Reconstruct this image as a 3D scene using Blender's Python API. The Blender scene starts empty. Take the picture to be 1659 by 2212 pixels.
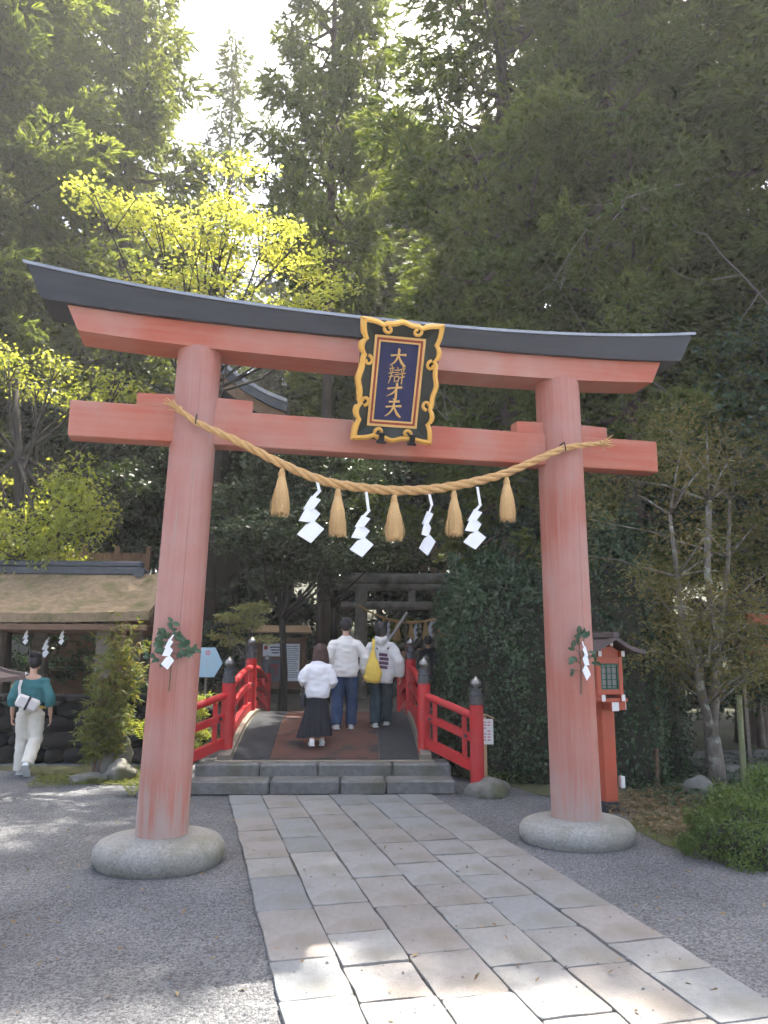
import bpy, bmesh, math, random
import numpy as np
from mathutils import Vector, Matrix, noise
from mathutils.bvhtree import BVHTree

scene = bpy.context.scene
col = scene.collection
R = math.radians
HAZE = 0.0016
rng = np.random.default_rng(7)
random.seed(7)

# ------------------------------------------------------------ camera
cam_d = bpy.data.cameras.new('camera')
cam = bpy.data.objects.new('camera', cam_d)
col.objects.link(cam)
scene.camera = cam
YAW, PITCH, ROLL = R(13.8), R(10.4), R(0.25)
fw = Vector((math.sin(YAW) * math.cos(PITCH), math.cos(YAW) * math.cos(PITCH), math.sin(PITCH)))
rt0 = Vector((math.cos(YAW), -math.sin(YAW), 0))
up0 = rt0.cross(fw)
rt = rt0 * math.cos(ROLL) + up0 * math.sin(ROLL)
up = up0 * math.cos(ROLL) - rt0 * math.sin(ROLL)
cam.matrix_world = Matrix(((rt.x, up.x, -fw.x, 0), (rt.y, up.y, -fw.y, 0), (rt.z, up.z, -fw.z, 1.65), (0, 0, 0, 1)))
cam_d.sensor_fit = 'HORIZONTAL'
cam_d.sensor_width = 36
cam_d.lens = 36 * 1640 / 1659
cam_d.clip_start = 0.05
cam_d.clip_end = 900
cam_d.dof.use_dof = True
cam_d.dof.focus_distance = 6.6
cam_d.dof.aperture_fstop = 5.0

# ------------------------------------------------------------ sky and sun
SUN_AZ, SUN_EL = R(40), R(64)
world = bpy.data.worlds.new('World')
scene.world = world
world.use_nodes = True
wn = world.node_tree.nodes
wl = world.node_tree.links
sky = wn.new('ShaderNodeTexSky')
sky.sky_type = 'NISHITA'
sky.sun_disc = False
sky.sun_elevation = SUN_EL
sky.sun_rotation = SUN_AZ
sky.air_density = 1.0
sky.dust_density = 5.0
sky.ozone_density = 0.0
bg = wn['Background']
bg.inputs['Strength'].default_value = 0.13
wl.new(sky.outputs['Color'], bg.inputs['Color'])
sd = bpy.data.lights.new('sun', 'SUN')
sd.energy = 4.2
sd.angle = R(0.6)
sd.color = (1.0, 0.93, 0.82)
sun = bpy.data.objects.new('sun', sd)
col.objects.link(sun)
sv = Vector((math.sin(SUN_AZ) * math.cos(SUN_EL), math.cos(SUN_AZ) * math.cos(SUN_EL), math.sin(SUN_EL)))
sun.rotation_euler = (-sv).to_track_quat('-Z', 'Y').to_euler()
sun.location = sv * 60

# ------------------------------------------------------------ view and render
vs = scene.view_settings
vs.view_transform = 'Standard'
vs.look = 'None'
vs.gamma = 1.0
vs.use_curve_mapping = False
vs.exposure = 2.25
cy = scene.cycles
cy.use_denoising = True
cy.max_bounces = 4
cy.diffuse_bounces = 2
cy.glossy_bounces = 2
cy.transmission_bounces = 4
cy.transparent_max_bounces = 4
cy.use_adaptive_sampling = True
cy.adaptive_threshold = 0.05
cy.adaptive_min_samples = 16
cy.caustics_reflective = False
cy.caustics_refractive = False

# ------------------------------------------------------------ mesh helpers
class MB:
    """Collects shapes and links them as one mesh object."""
    def __init__(s):
        s.v, s.f = [], []

    def add(s, verts, faces, M=None):
        n = len(s.v)
        for p in verts:
            p = Vector(p)
            s.v.append(M @ p if M is not None else p)
        s.f += [tuple(i + n for i in f) for f in faces]
        return s

    def box(s, c, size, rot=None, bevel=0.0, M=None):
        bm = bmesh.new()
        bmesh.ops.create_cube(bm, size=1)
        for q in bm.verts:
            q.co = Vector((q.co.x * size[0], q.co.y * size[1], q.co.z * size[2]))
        if bevel:
            bmesh.ops.bevel(bm, geom=list(bm.edges), offset=bevel, segments=1, affect='EDGES')
        T = Matrix.Translation(c)
        if rot is not None:
            T = T @ (rot.to_4x4() if isinstance(rot, Matrix) else Matrix.Rotation(rot, 4, 'Z'))
        if M is not None:
            T = M @ T
        bm.verts.index_update()
        s.add([q.co.copy() for q in bm.verts], [[q.index for q in f.verts] for f in bm.faces], T)
        bm.free()
        return s

    def beam(s, a, b, w, h, bevel=0.0):
        """Rectangular bar from a to b, w wide sideways, h tall."""
        a, b = Vector(a), Vector(b)
        d = b - a
        x = d.normalized()
        side = Vector((0, 0, 1)).cross(x)
        side = side.normalized() if side.length > 1e-4 else Vector((0, 1, 0))
        z = x.cross(side)
        return s.box((a + b) / 2, (d.length, w, h), Matrix((x, side, z)).transposed(), bevel)

    def tube(s, pts, rad, seg=8, cap=True, flat=None, up=None):
        pts = [Vector(p) for p in pts]
        n = len(pts)
        if not hasattr(rad, '__len__'):
            rad = [rad] * n
        verts, faces = [], []
        ref = None
        for i, p in enumerate(pts):
            t = (pts[min(i + 1, n - 1)] - pts[max(i - 1, 0)]).normalized()
            if ref is None:
                ref = Vector(up) if up is not None else (Vector((0, 1, 0)) if abs(t.y) < 0.8 else Vector((1, 0, 0)))
            a = (ref - t * ref.dot(t)).normalized()
            ref = a
            b = t.cross(a)
            r = rad[i]
            ra, rb = r if hasattr(r, '__len__') else (r, r * (flat or 1.0))
            for k in range(seg):
                th = 2 * math.pi * k / seg
                verts.append(p + a * (rb * math.cos(th)) + b * (ra * math.sin(th)))
        for i in range(n - 1):
            for k in range(seg):
                k2 = (k + 1) % seg
                faces.append((i * seg + k, i * seg + k2, (i + 1) * seg + k2, (i + 1) * seg + k))
        if cap:
            faces.append(tuple(range(seg))[::-1])
            faces.append(tuple(range((n - 1) * seg, n * seg)))
        return s.add(verts, faces)

    def lathe(s, prof, c=(0, 0, 0), seg=24, sx=1.0, sy=1.0, lump=0.0, seed=0, pleat=0, pamp=0.0):
        verts, faces = [], []
        n = len(prof)
        for i, (r, z) in enumerate(prof):
            for k in range(seg):
                th = 2 * math.pi * k / seg
                m = 1.0
                if lump:
                    m += lump * noise.noise(Vector((math.cos(th) * 1.3, math.sin(th) * 1.3, z * 2 + seed)))
                if pleat:
                    m += pamp * math.sin(pleat * th + 2.0 * math.sin(3 * th)) * i / n
                verts.append((c[0] + r * m * sx * math.cos(th), c[1] + r * m * sy * math.sin(th), c[2] + z))
        for i in range(n - 1):
            for k in range(seg):
                k2 = (k + 1) % seg
                faces.append((i * seg + k, i * seg + k2, (i + 1) * seg + k2, (i + 1) * seg + k))
        faces.append(tuple(range(seg))[::-1])
        faces.append(tuple(range((n - 1) * seg, n * seg)))
        return s.add(verts, faces)

    def prism(s, poly, y0, y1, M=None):
        """Polygon in the x-z plane, extruded along y."""
        n = len(poly)
        verts = [(p[0], y0, p[1]) for p in poly] + [(p[0], y1, p[1]) for p in poly]
        faces = [tuple(range(n)), tuple(range(2 * n - 1, n - 1, -1))]
        faces += [(i, i + n, (i + 1) % n + n, (i + 1) % n) for i in range(n)]
        return s.add(verts, faces, M)

    def sweep(s, sections):
        """Closed cross sections (lists of points) joined in order, capped."""
        m = len(sections[0])
        verts = [p for sec in sections for p in sec]
        faces = []
        for i in range(len(sections) - 1):
            for k in range(m):
                k2 = (k + 1) % m
                faces.append((i * m + k, i * m + k2, (i + 1) * m + k2, (i + 1) * m + k))
        faces.append(tuple(range(m))[::-1])
        n = len(sections)
        faces.append(tuple(range((n - 1) * m, n * m)))
        return s.add(verts, faces)

    def rock(s, c, r, seed=0, sub=2, rough=0.28):
        bm = bmesh.new()
        bmesh.ops.create_icosphere(bm, subdivisions=sub, radius=1)
        for q in bm.verts:
            k = 1 + rough * noise.noise(q.co * 1.2 + Vector((seed * 3.1, seed, 0))) + 0.12 * noise.noise(q.co * 3.5 + Vector((seed, 0, 9)))
            q.co = Vector((q.co.x * r[0] * k, q.co.y * r[1] * k, q.co.z * r[2] * k))
        bm.verts.index_update()
        s.add([q.co.copy() for q in bm.verts], [[q.index for q in f.verts] for f in bm.faces], Matrix.Translation(c))
        bm.free()
        return s

    def mesh(s, name='mesh'):
        me = bpy.data.meshes.new(name)
        me.from_pydata([tuple(p) for p in s.v], [], s.f)
        bm = bmesh.new()
        bm.from_mesh(me)
        bmesh.ops.recalc_face_normals(bm, faces=list(bm.faces))
        bm.to_mesh(me)
        bm.free()
        return me

    def build(s, name, m, parent=None, smooth=False, loc=None, rz=0.0):
        return link(name, s.mesh(name), m, parent, smooth, loc, rz)


def link(name, me, m, parent=None, smooth=False, loc=None, rz=0.0):
    if m is not None and not me.materials:
        me.materials.append(M[m] if isinstance(m, str) else m)
    if smooth:
        me.polygons.foreach_set('use_smooth', [True] * len(me.polygons))
        me.set_sharp_from_angle(angle=R(38 if smooth is True else smooth))
    o = bpy.data.objects.new(name, me)
    col.objects.link(o)
    o.parent = parent
    if loc is not None:
        o.location = loc
    o.rotation_euler.z = rz
    return o


def tag(o, label=None, cat=None, group=None, kind=None):
    for k, x in (('label', label), ('category', cat), ('group', group), ('kind', kind)):
        if x:
            o[k] = x
    return o


def empty(name, loc=(0, 0, 0), rz=0.0):
    o = bpy.data.objects.new(name, None)
    o.empty_display_size = 0.2
    col.objects.link(o)
    o.location = loc
    o.rotation_euler.z = rz
    return o


def copy_tree(o, parent=None):
    c = o.copy()
    col.objects.link(c)
    c.parent = parent
    for ch in o.children:
        copy_tree(ch, c)
    return c


# ------------------------------------------------------------ materials
M = {}


def mat(name, c1, c2=None, scale=6.0, detail=6.0, rough=0.6, rough2=None, bump=0.0, bscale=None, spec=0.4, metal=0.0,
        stretch=(1, 1, 1), rnd=0.0, c3=None, s3=1.0, t3=(0.5, 0.62), coat=0.0):
    m = bpy.data.materials.new(name)
    m.use_nodes = True
    nt = m.node_tree
    N, L = nt.nodes, nt.links
    b = N['Principled BSDF']
    b.inputs['Roughness'].default_value = rough
    b.inputs['Specular IOR Level'].default_value = spec
    b.inputs['Metallic'].default_value = metal
    b.inputs['Coat Weight'].default_value = coat
    tc = N.new('ShaderNodeTexCoord')
    mp = N.new('ShaderNodeMapping')
    mp.inputs['Scale'].default_value = stretch
    L.new(tc.outputs['Object'], mp.inputs['Vector'])
    out = None
    nz = N.new('ShaderNodeTexNoise')
    nz.inputs['Scale'].default_value = scale
    nz.inputs['Detail'].default_value = detail
    nz.inputs['Roughness'].default_value = 0.65
    L.new(mp.outputs['Vector'], nz.inputs['Vector'])
    if c2 is not None:
        rp = N.new('ShaderNodeValToRGB')
        rp.color_ramp.elements[0].position = 0.32
        rp.color_ramp.elements[1].position = 0.68
        rp.color_ramp.elements[0].color = (*c1, 1)
        rp.color_ramp.elements[1].color = (*c2, 1)
        L.new(nz.outputs['Fac'], rp.inputs['Fac'])
        out = rp.outputs['Color']
        if c3 is not None:
            n3 = N.new('ShaderNodeTexNoise')
            n3.inputs['Scale'].default_value = s3
            n3.inputs['Detail'].default_value = 8
            L.new(tc.outputs['Object'], n3.inputs['Vector'])
            r3 = N.new('ShaderNodeValToRGB')
            r3.color_ramp.elements[0].position, r3.color_ramp.elements[1].position = t3
            L.new(n3.outputs['Fac'], r3.inputs['Fac'])
            mx = N.new('ShaderNodeMixRGB')
            L.new(r3.outputs['Color'], mx.inputs['Fac'])
            L.new(out, mx.inputs['Color1'])
            mx.inputs['Color2'].default_value = (*c3, 1)
            out = mx.outputs['Color']
        if rnd:
            oi = N.new('ShaderNodeObjectInfo')
            mr = N.new('ShaderNodeMapRange')
            mr.inputs['To Min'].default_value = 1 - rnd
            mr.inputs['To Max'].default_value = 1 + rnd
            L.new(oi.outputs['Random'], mr.inputs['Value'])
            hs = N.new('ShaderNodeHueSaturation')
            L.new(mr.outputs['Result'], hs.inputs['Value'])
            L.new(out, hs.inputs['Color'])
            out = hs.outputs['Color']
        L.new(out, b.inputs['Base Color'])
    else:
        b.inputs['Base Color'].default_value = (*c1, 1)
    if rough2 is not None:
        rr = N.new('ShaderNodeMapRange')
        rr.inputs['From Min'].default_value = 0.3
        rr.inputs['From Max'].default_value = 0.7
        rr.inputs['To Min'].default_value = rough
        rr.inputs['To Max'].default_value = rough2
        L.new(nz.outputs['Fac'], rr.inputs['Value'])
        L.new(rr.outputs['Result'], b.inputs['Roughness'])
    if bump:
        nb = N.new('ShaderNodeTexNoise')
        nb.inputs['Scale'].default_value = bscale or scale * 3
        nb.inputs['Detail'].default_value = 5
        L.new(mp.outputs['Vector'], nb.inputs['Vector'])
        bp = N.new('ShaderNodeBump')
        bp.inputs['Strength'].default_value = bump
        bp.inputs['Distance'].default_value = 0.02
        L.new(nb.outputs['Fac'], bp.inputs['Height'])
        L.new(bp.outputs['Normal'], b.inputs['Normal'])
    M[name] = m
    return m


def leaf_mat(name, c1, c2, trans=0.35, tcol=None, rough=0.5, spec=0.3, orand=0.15):
    """Leaf faces: diffuse and gloss in front, light coming through from behind; colour varies from leaf to leaf."""
    m = bpy.data.materials.new(name)
    m.use_nodes = True
    N, L = m.node_tree.nodes, m.node_tree.links
    b = N['Principled BSDF']
    b.inputs['Roughness'].default_value = rough
    b.inputs['Specular IOR Level'].default_value = spec
    at = N.new('ShaderNodeAttribute')
    at.attribute_name = 'rnd'
    rp = N.new('ShaderNodeValToRGB')
    rp.color_ramp.elements[0].color = (*c1, 1)
    rp.color_ramp.elements[1].color = (*c2, 1)
    L.new(at.outputs['Fac'], rp.inputs['Fac'])
    oi = N.new('ShaderNodeObjectInfo')
    mr = N.new('ShaderNodeMapRange')
    mr.inputs['To Min'].default_value = 1 - orand
    mr.inputs['To Max'].default_value = 1 + orand
    L.new(oi.outputs['Random'], mr.inputs['Value'])
    hs = N.new('ShaderNodeHueSaturation')
    L.new(mr.outputs['Result'], hs.inputs['Value'])
    L.new(rp.outputs['Color'], hs.inputs['Color'])
    L.new(hs.outputs['Color'], b.inputs['Base Color'])
    tr = N.new('ShaderNodeBsdfTranslucent')
    tm = N.new('ShaderNodeMixRGB')
    tm.blend_type = 'MULTIPLY'
    tm.inputs['Fac'].default_value = 1
    tm.inputs['Color2'].default_value = (*(tcol or (1.9, 1.6, 0.9)), 1)
    L.new(hs.outputs['Color'], tm.inputs['Color1'])
    L.new(tm.outputs['Color'], tr.inputs['Color'])
    mx = N.new('ShaderNodeMixShader')
    mx.inputs['Fac'].default_value = trans
    L.new(b.outputs['BSDF'], mx.inputs[1])
    L.new(tr.outputs['BSDF'], mx.inputs[2])
    L.new(mx.outputs['Shader'], N['Material Output'].inputs['Surface'])
    M[name] = m
    return m


def gravel_mat(name, ca, cb, scale):
    m = bpy.data.materials.new(name)
    m.use_nodes = True
    N, L = m.node_tree.nodes, m.node_tree.links
    b = N['Principled BSDF']
    b.inputs['Roughness'].default_value = 0.85
    b.inputs['Specular IOR Level'].default_value = 0.25
    tc = N.new('ShaderNodeTexCoord')
    vo = N.new('ShaderNodeTexVoronoi')
    vo.inputs['Scale'].default_value = scale
    L.new(tc.outputs['Object'], vo.inputs['Vector'])
    sp = N.new('ShaderNodeSeparateColor')
    L.new(vo.outputs['Color'], sp.inputs['Color'])
    rp = N.new('ShaderNodeValToRGB')
    rp.color_ramp.elements[0].color = (*ca, 1)
    rp.color_ramp.elements[1].color = (*cb, 1)
    L.new(sp.outputs['Red'], rp.inputs['Fac'])
    nz = N.new('ShaderNodeTexNoise')
    nz.inputs['Scale'].default_value = 1.3
    nz.inputs['Detail'].default_value = 7
    L.new(tc.outputs['Object'], nz.inputs['Vector'])
    mr = N.new('ShaderNodeMapRange')
    mr.inputs['From Min'].default_value = 0.3
    mr.inputs['From Max'].default_value = 0.7
    mr.inputs['To Min'].default_value = 0.78
    mr.inputs['To Max'].default_value = 1.2
    L.new(nz.outputs['Fac'], mr.inputs['Value'])
    hs = N.new('ShaderNodeHueSaturation')
    L.new(mr.outputs['Result'], hs.inputs['Value'])
    L.new(rp.outputs['Color'], hs.inputs['Color'])
    L.new(hs.outputs['Color'], b.inputs['Base Color'])
    bp = N.new('ShaderNodeBump')
    bp.inputs['Strength'].default_value = 0.9
    bp.inputs['Distance'].default_value = 0.012
    bp.invert = True
    L.new(vo.outputs['Distance'], bp.inputs['Height'])
    L.new(bp.outputs['Normal'], b.inputs['Normal'])
    M[name] = m


mat('vermilion', (0.36, 0.088, 0.052), (0.41, 0.165, 0.122), scale=2.2, rough=0.5, rough2=0.66, bump=0.16, bscale=5, stretch=(11, 11, 0.35), c3=(0.43, 0.27, 0.24), s3=1.1, t3=(0.40, 0.78), spec=0.45)
mat('vermilion_beam', (0.42, 0.082, 0.040), (0.44, 0.155, 0.10), scale=1.6, rough=0.5, rough2=0.62, bump=0.10, bscale=6, stretch=(0.5, 9, 9), c3=(0.46, 0.27, 0.22), s3=1.3, t3=(0.42, 0.76), spec=0.4)
mat('vermilion_deep', (0.50, 0.085, 0.04), (0.42, 0.10, 0.055), scale=3, rough=0.5, bump=0.05, bscale=14)
mat('bridge_red', (0.52, 0.022, 0.026), (0.42, 0.03, 0.032), scale=4, rough=0.42, rough2=0.55, bump=0.05, bscale=12, spec=0.4)
mat('black_paint', (0.022, 0.024, 0.03), (0.036, 0.038, 0.046), scale=3, rough=0.5, bump=0.06, bscale=10, stretch=(0.7, 6, 6))
mat('metal_sheet', (0.34, 0.34, 0.35), (0.22, 0.22, 0.23), scale=4, rough=0.35, metal=0.6)
mat('granite', (0.33, 0.32, 0.29), (0.20, 0.195, 0.18), scale=42, detail=3, rough=0.8, bump=0.5, bscale=70, c3=(0.15, 0.145, 0.10), s3=2.6, t3=(0.48, 0.74))
mat('step_stone', (0.19, 0.187, 0.18), (0.11, 0.11, 0.105), scale=14, rough=0.8, bump=0.5, bscale=60, c3=(0.10, 0.10, 0.07), s3=2.5, t3=(0.5, 0.72), rnd=0.12)
mat('paving_a', (0.236, 0.236, 0.232), (0.190, 0.193, 0.190), scale=26, rough=0.78, bump=0.4, bscale=80, c3=(0.157, 0.148, 0.125), s3=2.6, t3=(0.46, 0.72), rnd=0.10)
mat('paving_b', (0.232, 0.222, 0.211), (0.190, 0.182, 0.173), scale=26, rough=0.78, bump=0.4, bscale=80, c3=(0.160, 0.141, 0.119), s3=2.6, t3=(0.46, 0.72), rnd=0.10)
mat('paving_c', (0.205, 0.214, 0.217), (0.164, 0.173, 0.176), scale=26, rough=0.78, bump=0.4, bscale=80, c3=(0.146, 0.146, 0.128), s3=2.6, t3=(0.48, 0.75), rnd=0.10)
mat('joint_soil', (0.085, 0.082, 0.06), (0.12, 0.115, 0.09), scale=20, rough=0.95, bump=0.5, bscale=60)
gravel_mat('gravel_ground', (0.058, 0.060, 0.063), (0.205, 0.209, 0.214), 85)
gravel_mat('earth_far', (0.10, 0.095, 0.08), (0.24, 0.225, 0.20), 55)
mat('pebble', (0.08, 0.082, 0.084), (0.20, 0.203, 0.205), scale=9, rough=0.85)
mat('moss_soil', (0.055, 0.075, 0.018), (0.10, 0.085, 0.05), scale=7, rough=0.95, bump=0.8, bscale=40)
mat('forest_floor', (0.055, 0.05, 0.028), (0.03, 0.04, 0.016), scale=3, rough=0.95, bump=0.6, bscale=20)
mat('gold', (0.78, 0.43, 0.085), (0.70, 0.37, 0.07), scale=7, rough=0.42, spec=0.5, metal=0.15)
mat('gold_pale', (0.80, 0.50, 0.17), (0.74, 0.44, 0.14), scale=9, rough=0.5)
mat('plaque_black', (0.012, 0.016, 0.012), (0.02, 0.026, 0.02), scale=8, rough=0.5)
mat('plaque_red', (0.33, 0.045, 0.025), (0.28, 0.04, 0.025), scale=9, rough=0.6)
mat('navy', (0.008, 0.012, 0.072), (0.010, 0.015, 0.085), scale=40, rough=0.65, bump=0.05)
mat('iron', (0.012, 0.012, 0.014), (0.02, 0.02, 0.022), scale=20, rough=0.5, metal=0.5)
mat('rope_straw', (0.66, 0.40, 0.17), (0.52, 0.30, 0.12), scale=26, rough=0.8, bump=0.5, bscale=110)
mat('tassel_straw', (0.70, 0.46, 0.21), (0.54, 0.32, 0.13), scale=60, rough=0.75, stretch=(6, 6, 0.6), bump=0.3)
mat('paper', (0.86, 0.86, 0.87), (0.82, 0.82, 0.84), scale=5, rough=0.8, spec=0.2)
mat('cap_metal', (0.05, 0.05, 0.055), (0.09, 0.09, 0.095), scale=9, rough=0.45, metal=0.6)
mat('finial_metal', (0.30, 0.29, 0.28), (0.22, 0.21, 0.20), scale=9, rough=0.3, metal=0.85)
mat('mat_brown', (0.12, 0.052, 0.036), (0.085, 0.042, 0.032), scale=5, rough=0.95, bump=0.5, bscale=160, c3=(0.03, 0.026, 0.026), s3=2.6, t3=(0.52, 0.64))
mat('mat_black', (0.022, 0.025, 0.028), (0.04, 0.043, 0.046), scale=12, rough=0.95, bump=0.5, bscale=160)
mat('wood_grey', (0.25, 0.215, 0.17), (0.16, 0.135, 0.105), scale=4, rough=0.8, bump=0.3, bscale=14, stretch=(1, 1, 6))
mat('wood_log', (0.34, 0.31, 0.26), (0.20, 0.18, 0.15), scale=5, rough=0.85, bump=0.4, bscale=16, c3=(0.07, 0.08, 0.05), s3=2.0, t3=(0.5, 0.7))
mat('wood_brown', (0.20, 0.115, 0.065), (0.13, 0.075, 0.045), scale=5, rough=0.75, bump=0.2, bscale=20)
mat('wood_dark', (0.05, 0.036, 0.026), (0.03, 0.022, 0.017), scale=5, rough=0.85, bump=0.2, bscale=20)
mat('wood_pale', (0.52, 0.36, 0.20), (0.40, 0.27, 0.15), scale=6, rough=0.7, bump=0.15, stretch=(1, 1, 0.3))
mat('roof_copper', (0.075, 0.055, 0.055), (0.11, 0.085, 0.08), scale=6, rough=0.6, bump=0.12)
mat('lattice_green', (0.012, 0.085, 0.05), (0.018, 0.105, 0.065), scale=7, rough=0.5)
mat('frosted', (0.28, 0.26, 0.25), (0.22, 0.21, 0.20), scale=9, rough=0.35)
mat('white_paint', (0.78, 0.77, 0.74), (0.70, 0.69, 0.66), scale=8, rough=0.6)
mat('bark_roof', (0.33, 0.24, 0.145), (0.20, 0.145, 0.085), scale=9, rough=0.95, bump=0.9, bscale=34, c3=(0.12, 0.115, 0.04), s3=2.2, t3=(0.5, 0.7))
mat('tile_dark', (0.05, 0.055, 0.065), (0.085, 0.09, 0.10), scale=6, rough=0.5, bump=0.1)
mat('tile_sunlit', (0.36, 0.36, 0.37), (0.26, 0.26, 0.27), scale=6, rough=0.4, bump=0.1)  # pale tone puts sunlight into the hall verge colour
mat('bark_cedar', (0.12, 0.085, 0.062), (0.06, 0.043, 0.033), scale=3, rough=0.95, bump=1.0, bscale=9, stretch=(6, 6, 0.8), c3=(0.10, 0.105, 0.075), s3=1.4, t3=(0.5, 0.75))
mat('bark_smooth', (0.22, 0.19, 0.155), (0.10, 0.085, 0.07), scale=4, rough=0.9, bump=0.5, bscale=14, stretch=(3, 3, 1), c3=(0.32, 0.32, 0.27), s3=6, t3=(0.52, 0.62))
mat('bark_dark', (0.055, 0.045, 0.036), (0.035, 0.028, 0.023), scale=4, rough=0.95, bump=0.8, bscale=12, stretch=(4, 4, 0.7))
mat('twig_pale', (0.30, 0.27, 0.22), (0.22, 0.19, 0.15), scale=10, rough=0.9)
mat('bamboo', (0.14, 0.17, 0.075), (0.20, 0.19, 0.10), scale=6, rough=0.5, stretch=(1, 1, 3))
mat('rock', (0.20, 0.19, 0.165), (0.09, 0.087, 0.075), scale=5, rough=0.9, bump=0.7, bscale=16, c3=(0.08, 0.09, 0.035), s3=2.4, t3=(0.5, 0.68))
mat('rock_shaded', (0.013, 0.0125, 0.012), (0.006, 0.006, 0.0057), scale=5, rough=0.9, bump=0.8, bscale=14, rnd=0.25)  # near-black to stand in for deep shade on the bank wall
mat('sign_blue', (0.36, 0.55, 0.63), (0.40, 0.58, 0.66), scale=3, rough=0.5)
mat('sign_ink', (0.10, 0.10, 0.12), (0.14, 0.14, 0.16), scale=30, rough=0.7)
mat('sign_pink', (0.62, 0.22, 0.25), (0.55, 0.2, 0.24), scale=30, rough=0.7)
mat('sign_red', (0.45, 0.05, 0.04), (0.4, 0.05, 0.04), scale=30, rough=0.7)
mat('steel', (0.55, 0.55, 0.54), (0.5, 0.5, 0.5), scale=20, rough=0.3, metal=0.8)
mat('skin', (0.56, 0.33, 0.23), (0.52, 0.30, 0.21), scale=12, rough=0.6)
mat('hair_black', (0.010, 0.009, 0.010), (0.022, 0.019, 0.019), scale=22, rough=0.55, bump=0.5, bscale=60, stretch=(3, 3, 0.6))
mat('hair_brown', (0.045, 0.02, 0.016), (0.085, 0.04, 0.03), scale=22, rough=0.5, bump=0.5, bscale=60, stretch=(3, 3, 0.6))
mat('knit_cream', (0.74, 0.70, 0.65), (0.68, 0.64, 0.59), scale=8, rough=0.95, bump=0.6, bscale=9)
mat('knit_white', (0.78, 0.77, 0.78), (0.71, 0.70, 0.72), scale=8, rough=0.95, bump=0.6, bscale=10)
mat('hoodie_grey', (0.62, 0.60, 0.57), (0.56, 0.54, 0.52), scale=8, rough=0.95, bump=0.6, bscale=9)
mat('denim', (0.03, 0.062, 0.135), (0.018, 0.04, 0.09), scale=7, rough=0.9, bump=0.6, bscale=11)
mat('denim_dark', (0.018, 0.042, 0.055), (0.012, 0.028, 0.04), scale=7, rough=0.9, bump=0.6, bscale=11)
mat('skirt_black', (0.008, 0.010, 0.016), (0.013, 0.015, 0.022), scale=9, rough=0.85)
mat('teal_cloth', (0.03, 0.135, 0.145), (0.045, 0.17, 0.175), scale=12, rough=0.85, bump=0.5, bscale=14)
mat('trouser_cream', (0.66, 0.62, 0.53), (0.60, 0.56, 0.48), scale=7, rough=0.9, bump=0.5, bscale=10)
mat('shoe_white', (0.72, 0.72, 0.70), (0.64, 0.64, 0.62), scale=14, rough=0.6)
mat('shoe_black', (0.02, 0.02, 0.022), (0.03, 0.03, 0.032), scale=14, rough=0.6)
mat('yellow_cloth', (0.74, 0.52, 0.10), (0.66, 0.45, 0.08), scale=9, rough=0.9, bump=0.6, bscale=12)
mat('bag_white', (0.70, 0.66, 0.62), (0.62, 0.58, 0.55), scale=9, rough=0.7, bump=0.2)
mat('bag_dark', (0.015, 0.016, 0.022), (0.025, 0.026, 0.032), scale=9, rough=0.6)
mat('print_purple', (0.085, 0.04, 0.07), (0.105, 0.05, 0.085), scale=40, rough=0.9)
mat('cloth_dark', (0.015, 0.016, 0.019), (0.028, 0.028, 0.032), scale=9, rough=0.9)
mat('cloth_olive', (0.055, 0.07, 0.048), (0.08, 0.09, 0.065), scale=9, rough=0.9)
mat('cloth_grey', (0.10, 0.105, 0.12), (0.14, 0.14, 0.155), scale=9, rough=0.9)
mat('cloth_tan', (0.33, 0.20, 0.13), (0.28, 0.17, 0.11), scale=9, rough=0.9)

leaf_mat('cedar_leaf', (0.055, 0.090, 0.026), (0.145, 0.178, 0.054), trans=0.46, tcol=(2.2, 2.0, 1.0), rough=0.55)
leaf_mat('cedar_dark', (0.050, 0.076, 0.026), (0.125, 0.145, 0.048), trans=0.46, tcol=(2.2, 2.0, 1.0), rough=0.55)
leaf_mat('cedar_brown', (0.06, 0.045, 0.022), (0.11, 0.075, 0.035), trans=0.2, rough=0.7)
leaf_mat('pine_light', (0.078, 0.115, 0.031), (0.18, 0.21, 0.062), trans=0.46, tcol=(2.1, 2.0, 0.95), rough=0.5)
leaf_mat('maple_bright', (0.28, 0.35, 0.10), (0.42, 0.43, 0.16), trans=0.5, tcol=(1.9, 1.7, 0.7), rough=0.5)
leaf_mat('willow_leaf', (0.19, 0.24, 0.045), (0.32, 0.34, 0.08), trans=0.5, tcol=(1.7, 1.6, 0.8))
leaf_mat('glossy_leaf', (0.026, 0.048, 0.018), (0.075, 0.10, 0.035), trans=0.15, tcol=(1.5, 1.6, 0.8), rough=0.28, spec=0.6)
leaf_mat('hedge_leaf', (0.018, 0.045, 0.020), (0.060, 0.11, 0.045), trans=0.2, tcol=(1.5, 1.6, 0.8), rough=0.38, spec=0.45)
leaf_mat('red_maple_leaf', (0.14, 0.155, 0.05), (0.21, 0.165, 0.07), trans=0.42, tcol=(1.7, 1.5, 0.9))
leaf_mat('azalea_leaf', (0.040, 0.085, 0.018), (0.12, 0.17, 0.035), trans=0.25, rough=0.45)
leaf_mat('nandina_leaf', (0.07, 0.12, 0.03), (0.19, 0.18, 0.05), trans=0.4)
leaf_mat('sapling_leaf_sunlit', (0.34, 0.35, 0.13), (0.5, 0.48, 0.24), trans=0.45, tcol=(1.5, 1.4, 0.9), rough=0.4)  # raised pale, the sun on these leaves is in the colour
leaf_mat('fern_leaf', (0.22, 0.30, 0.03), (0.36, 0.42, 0.05), trans=0.5)
leaf_mat('sakaki_leaf', (0.022, 0.062, 0.030), (0.050, 0.105, 0.050), trans=0.12, rough=0.32, spec=0.5)
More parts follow.
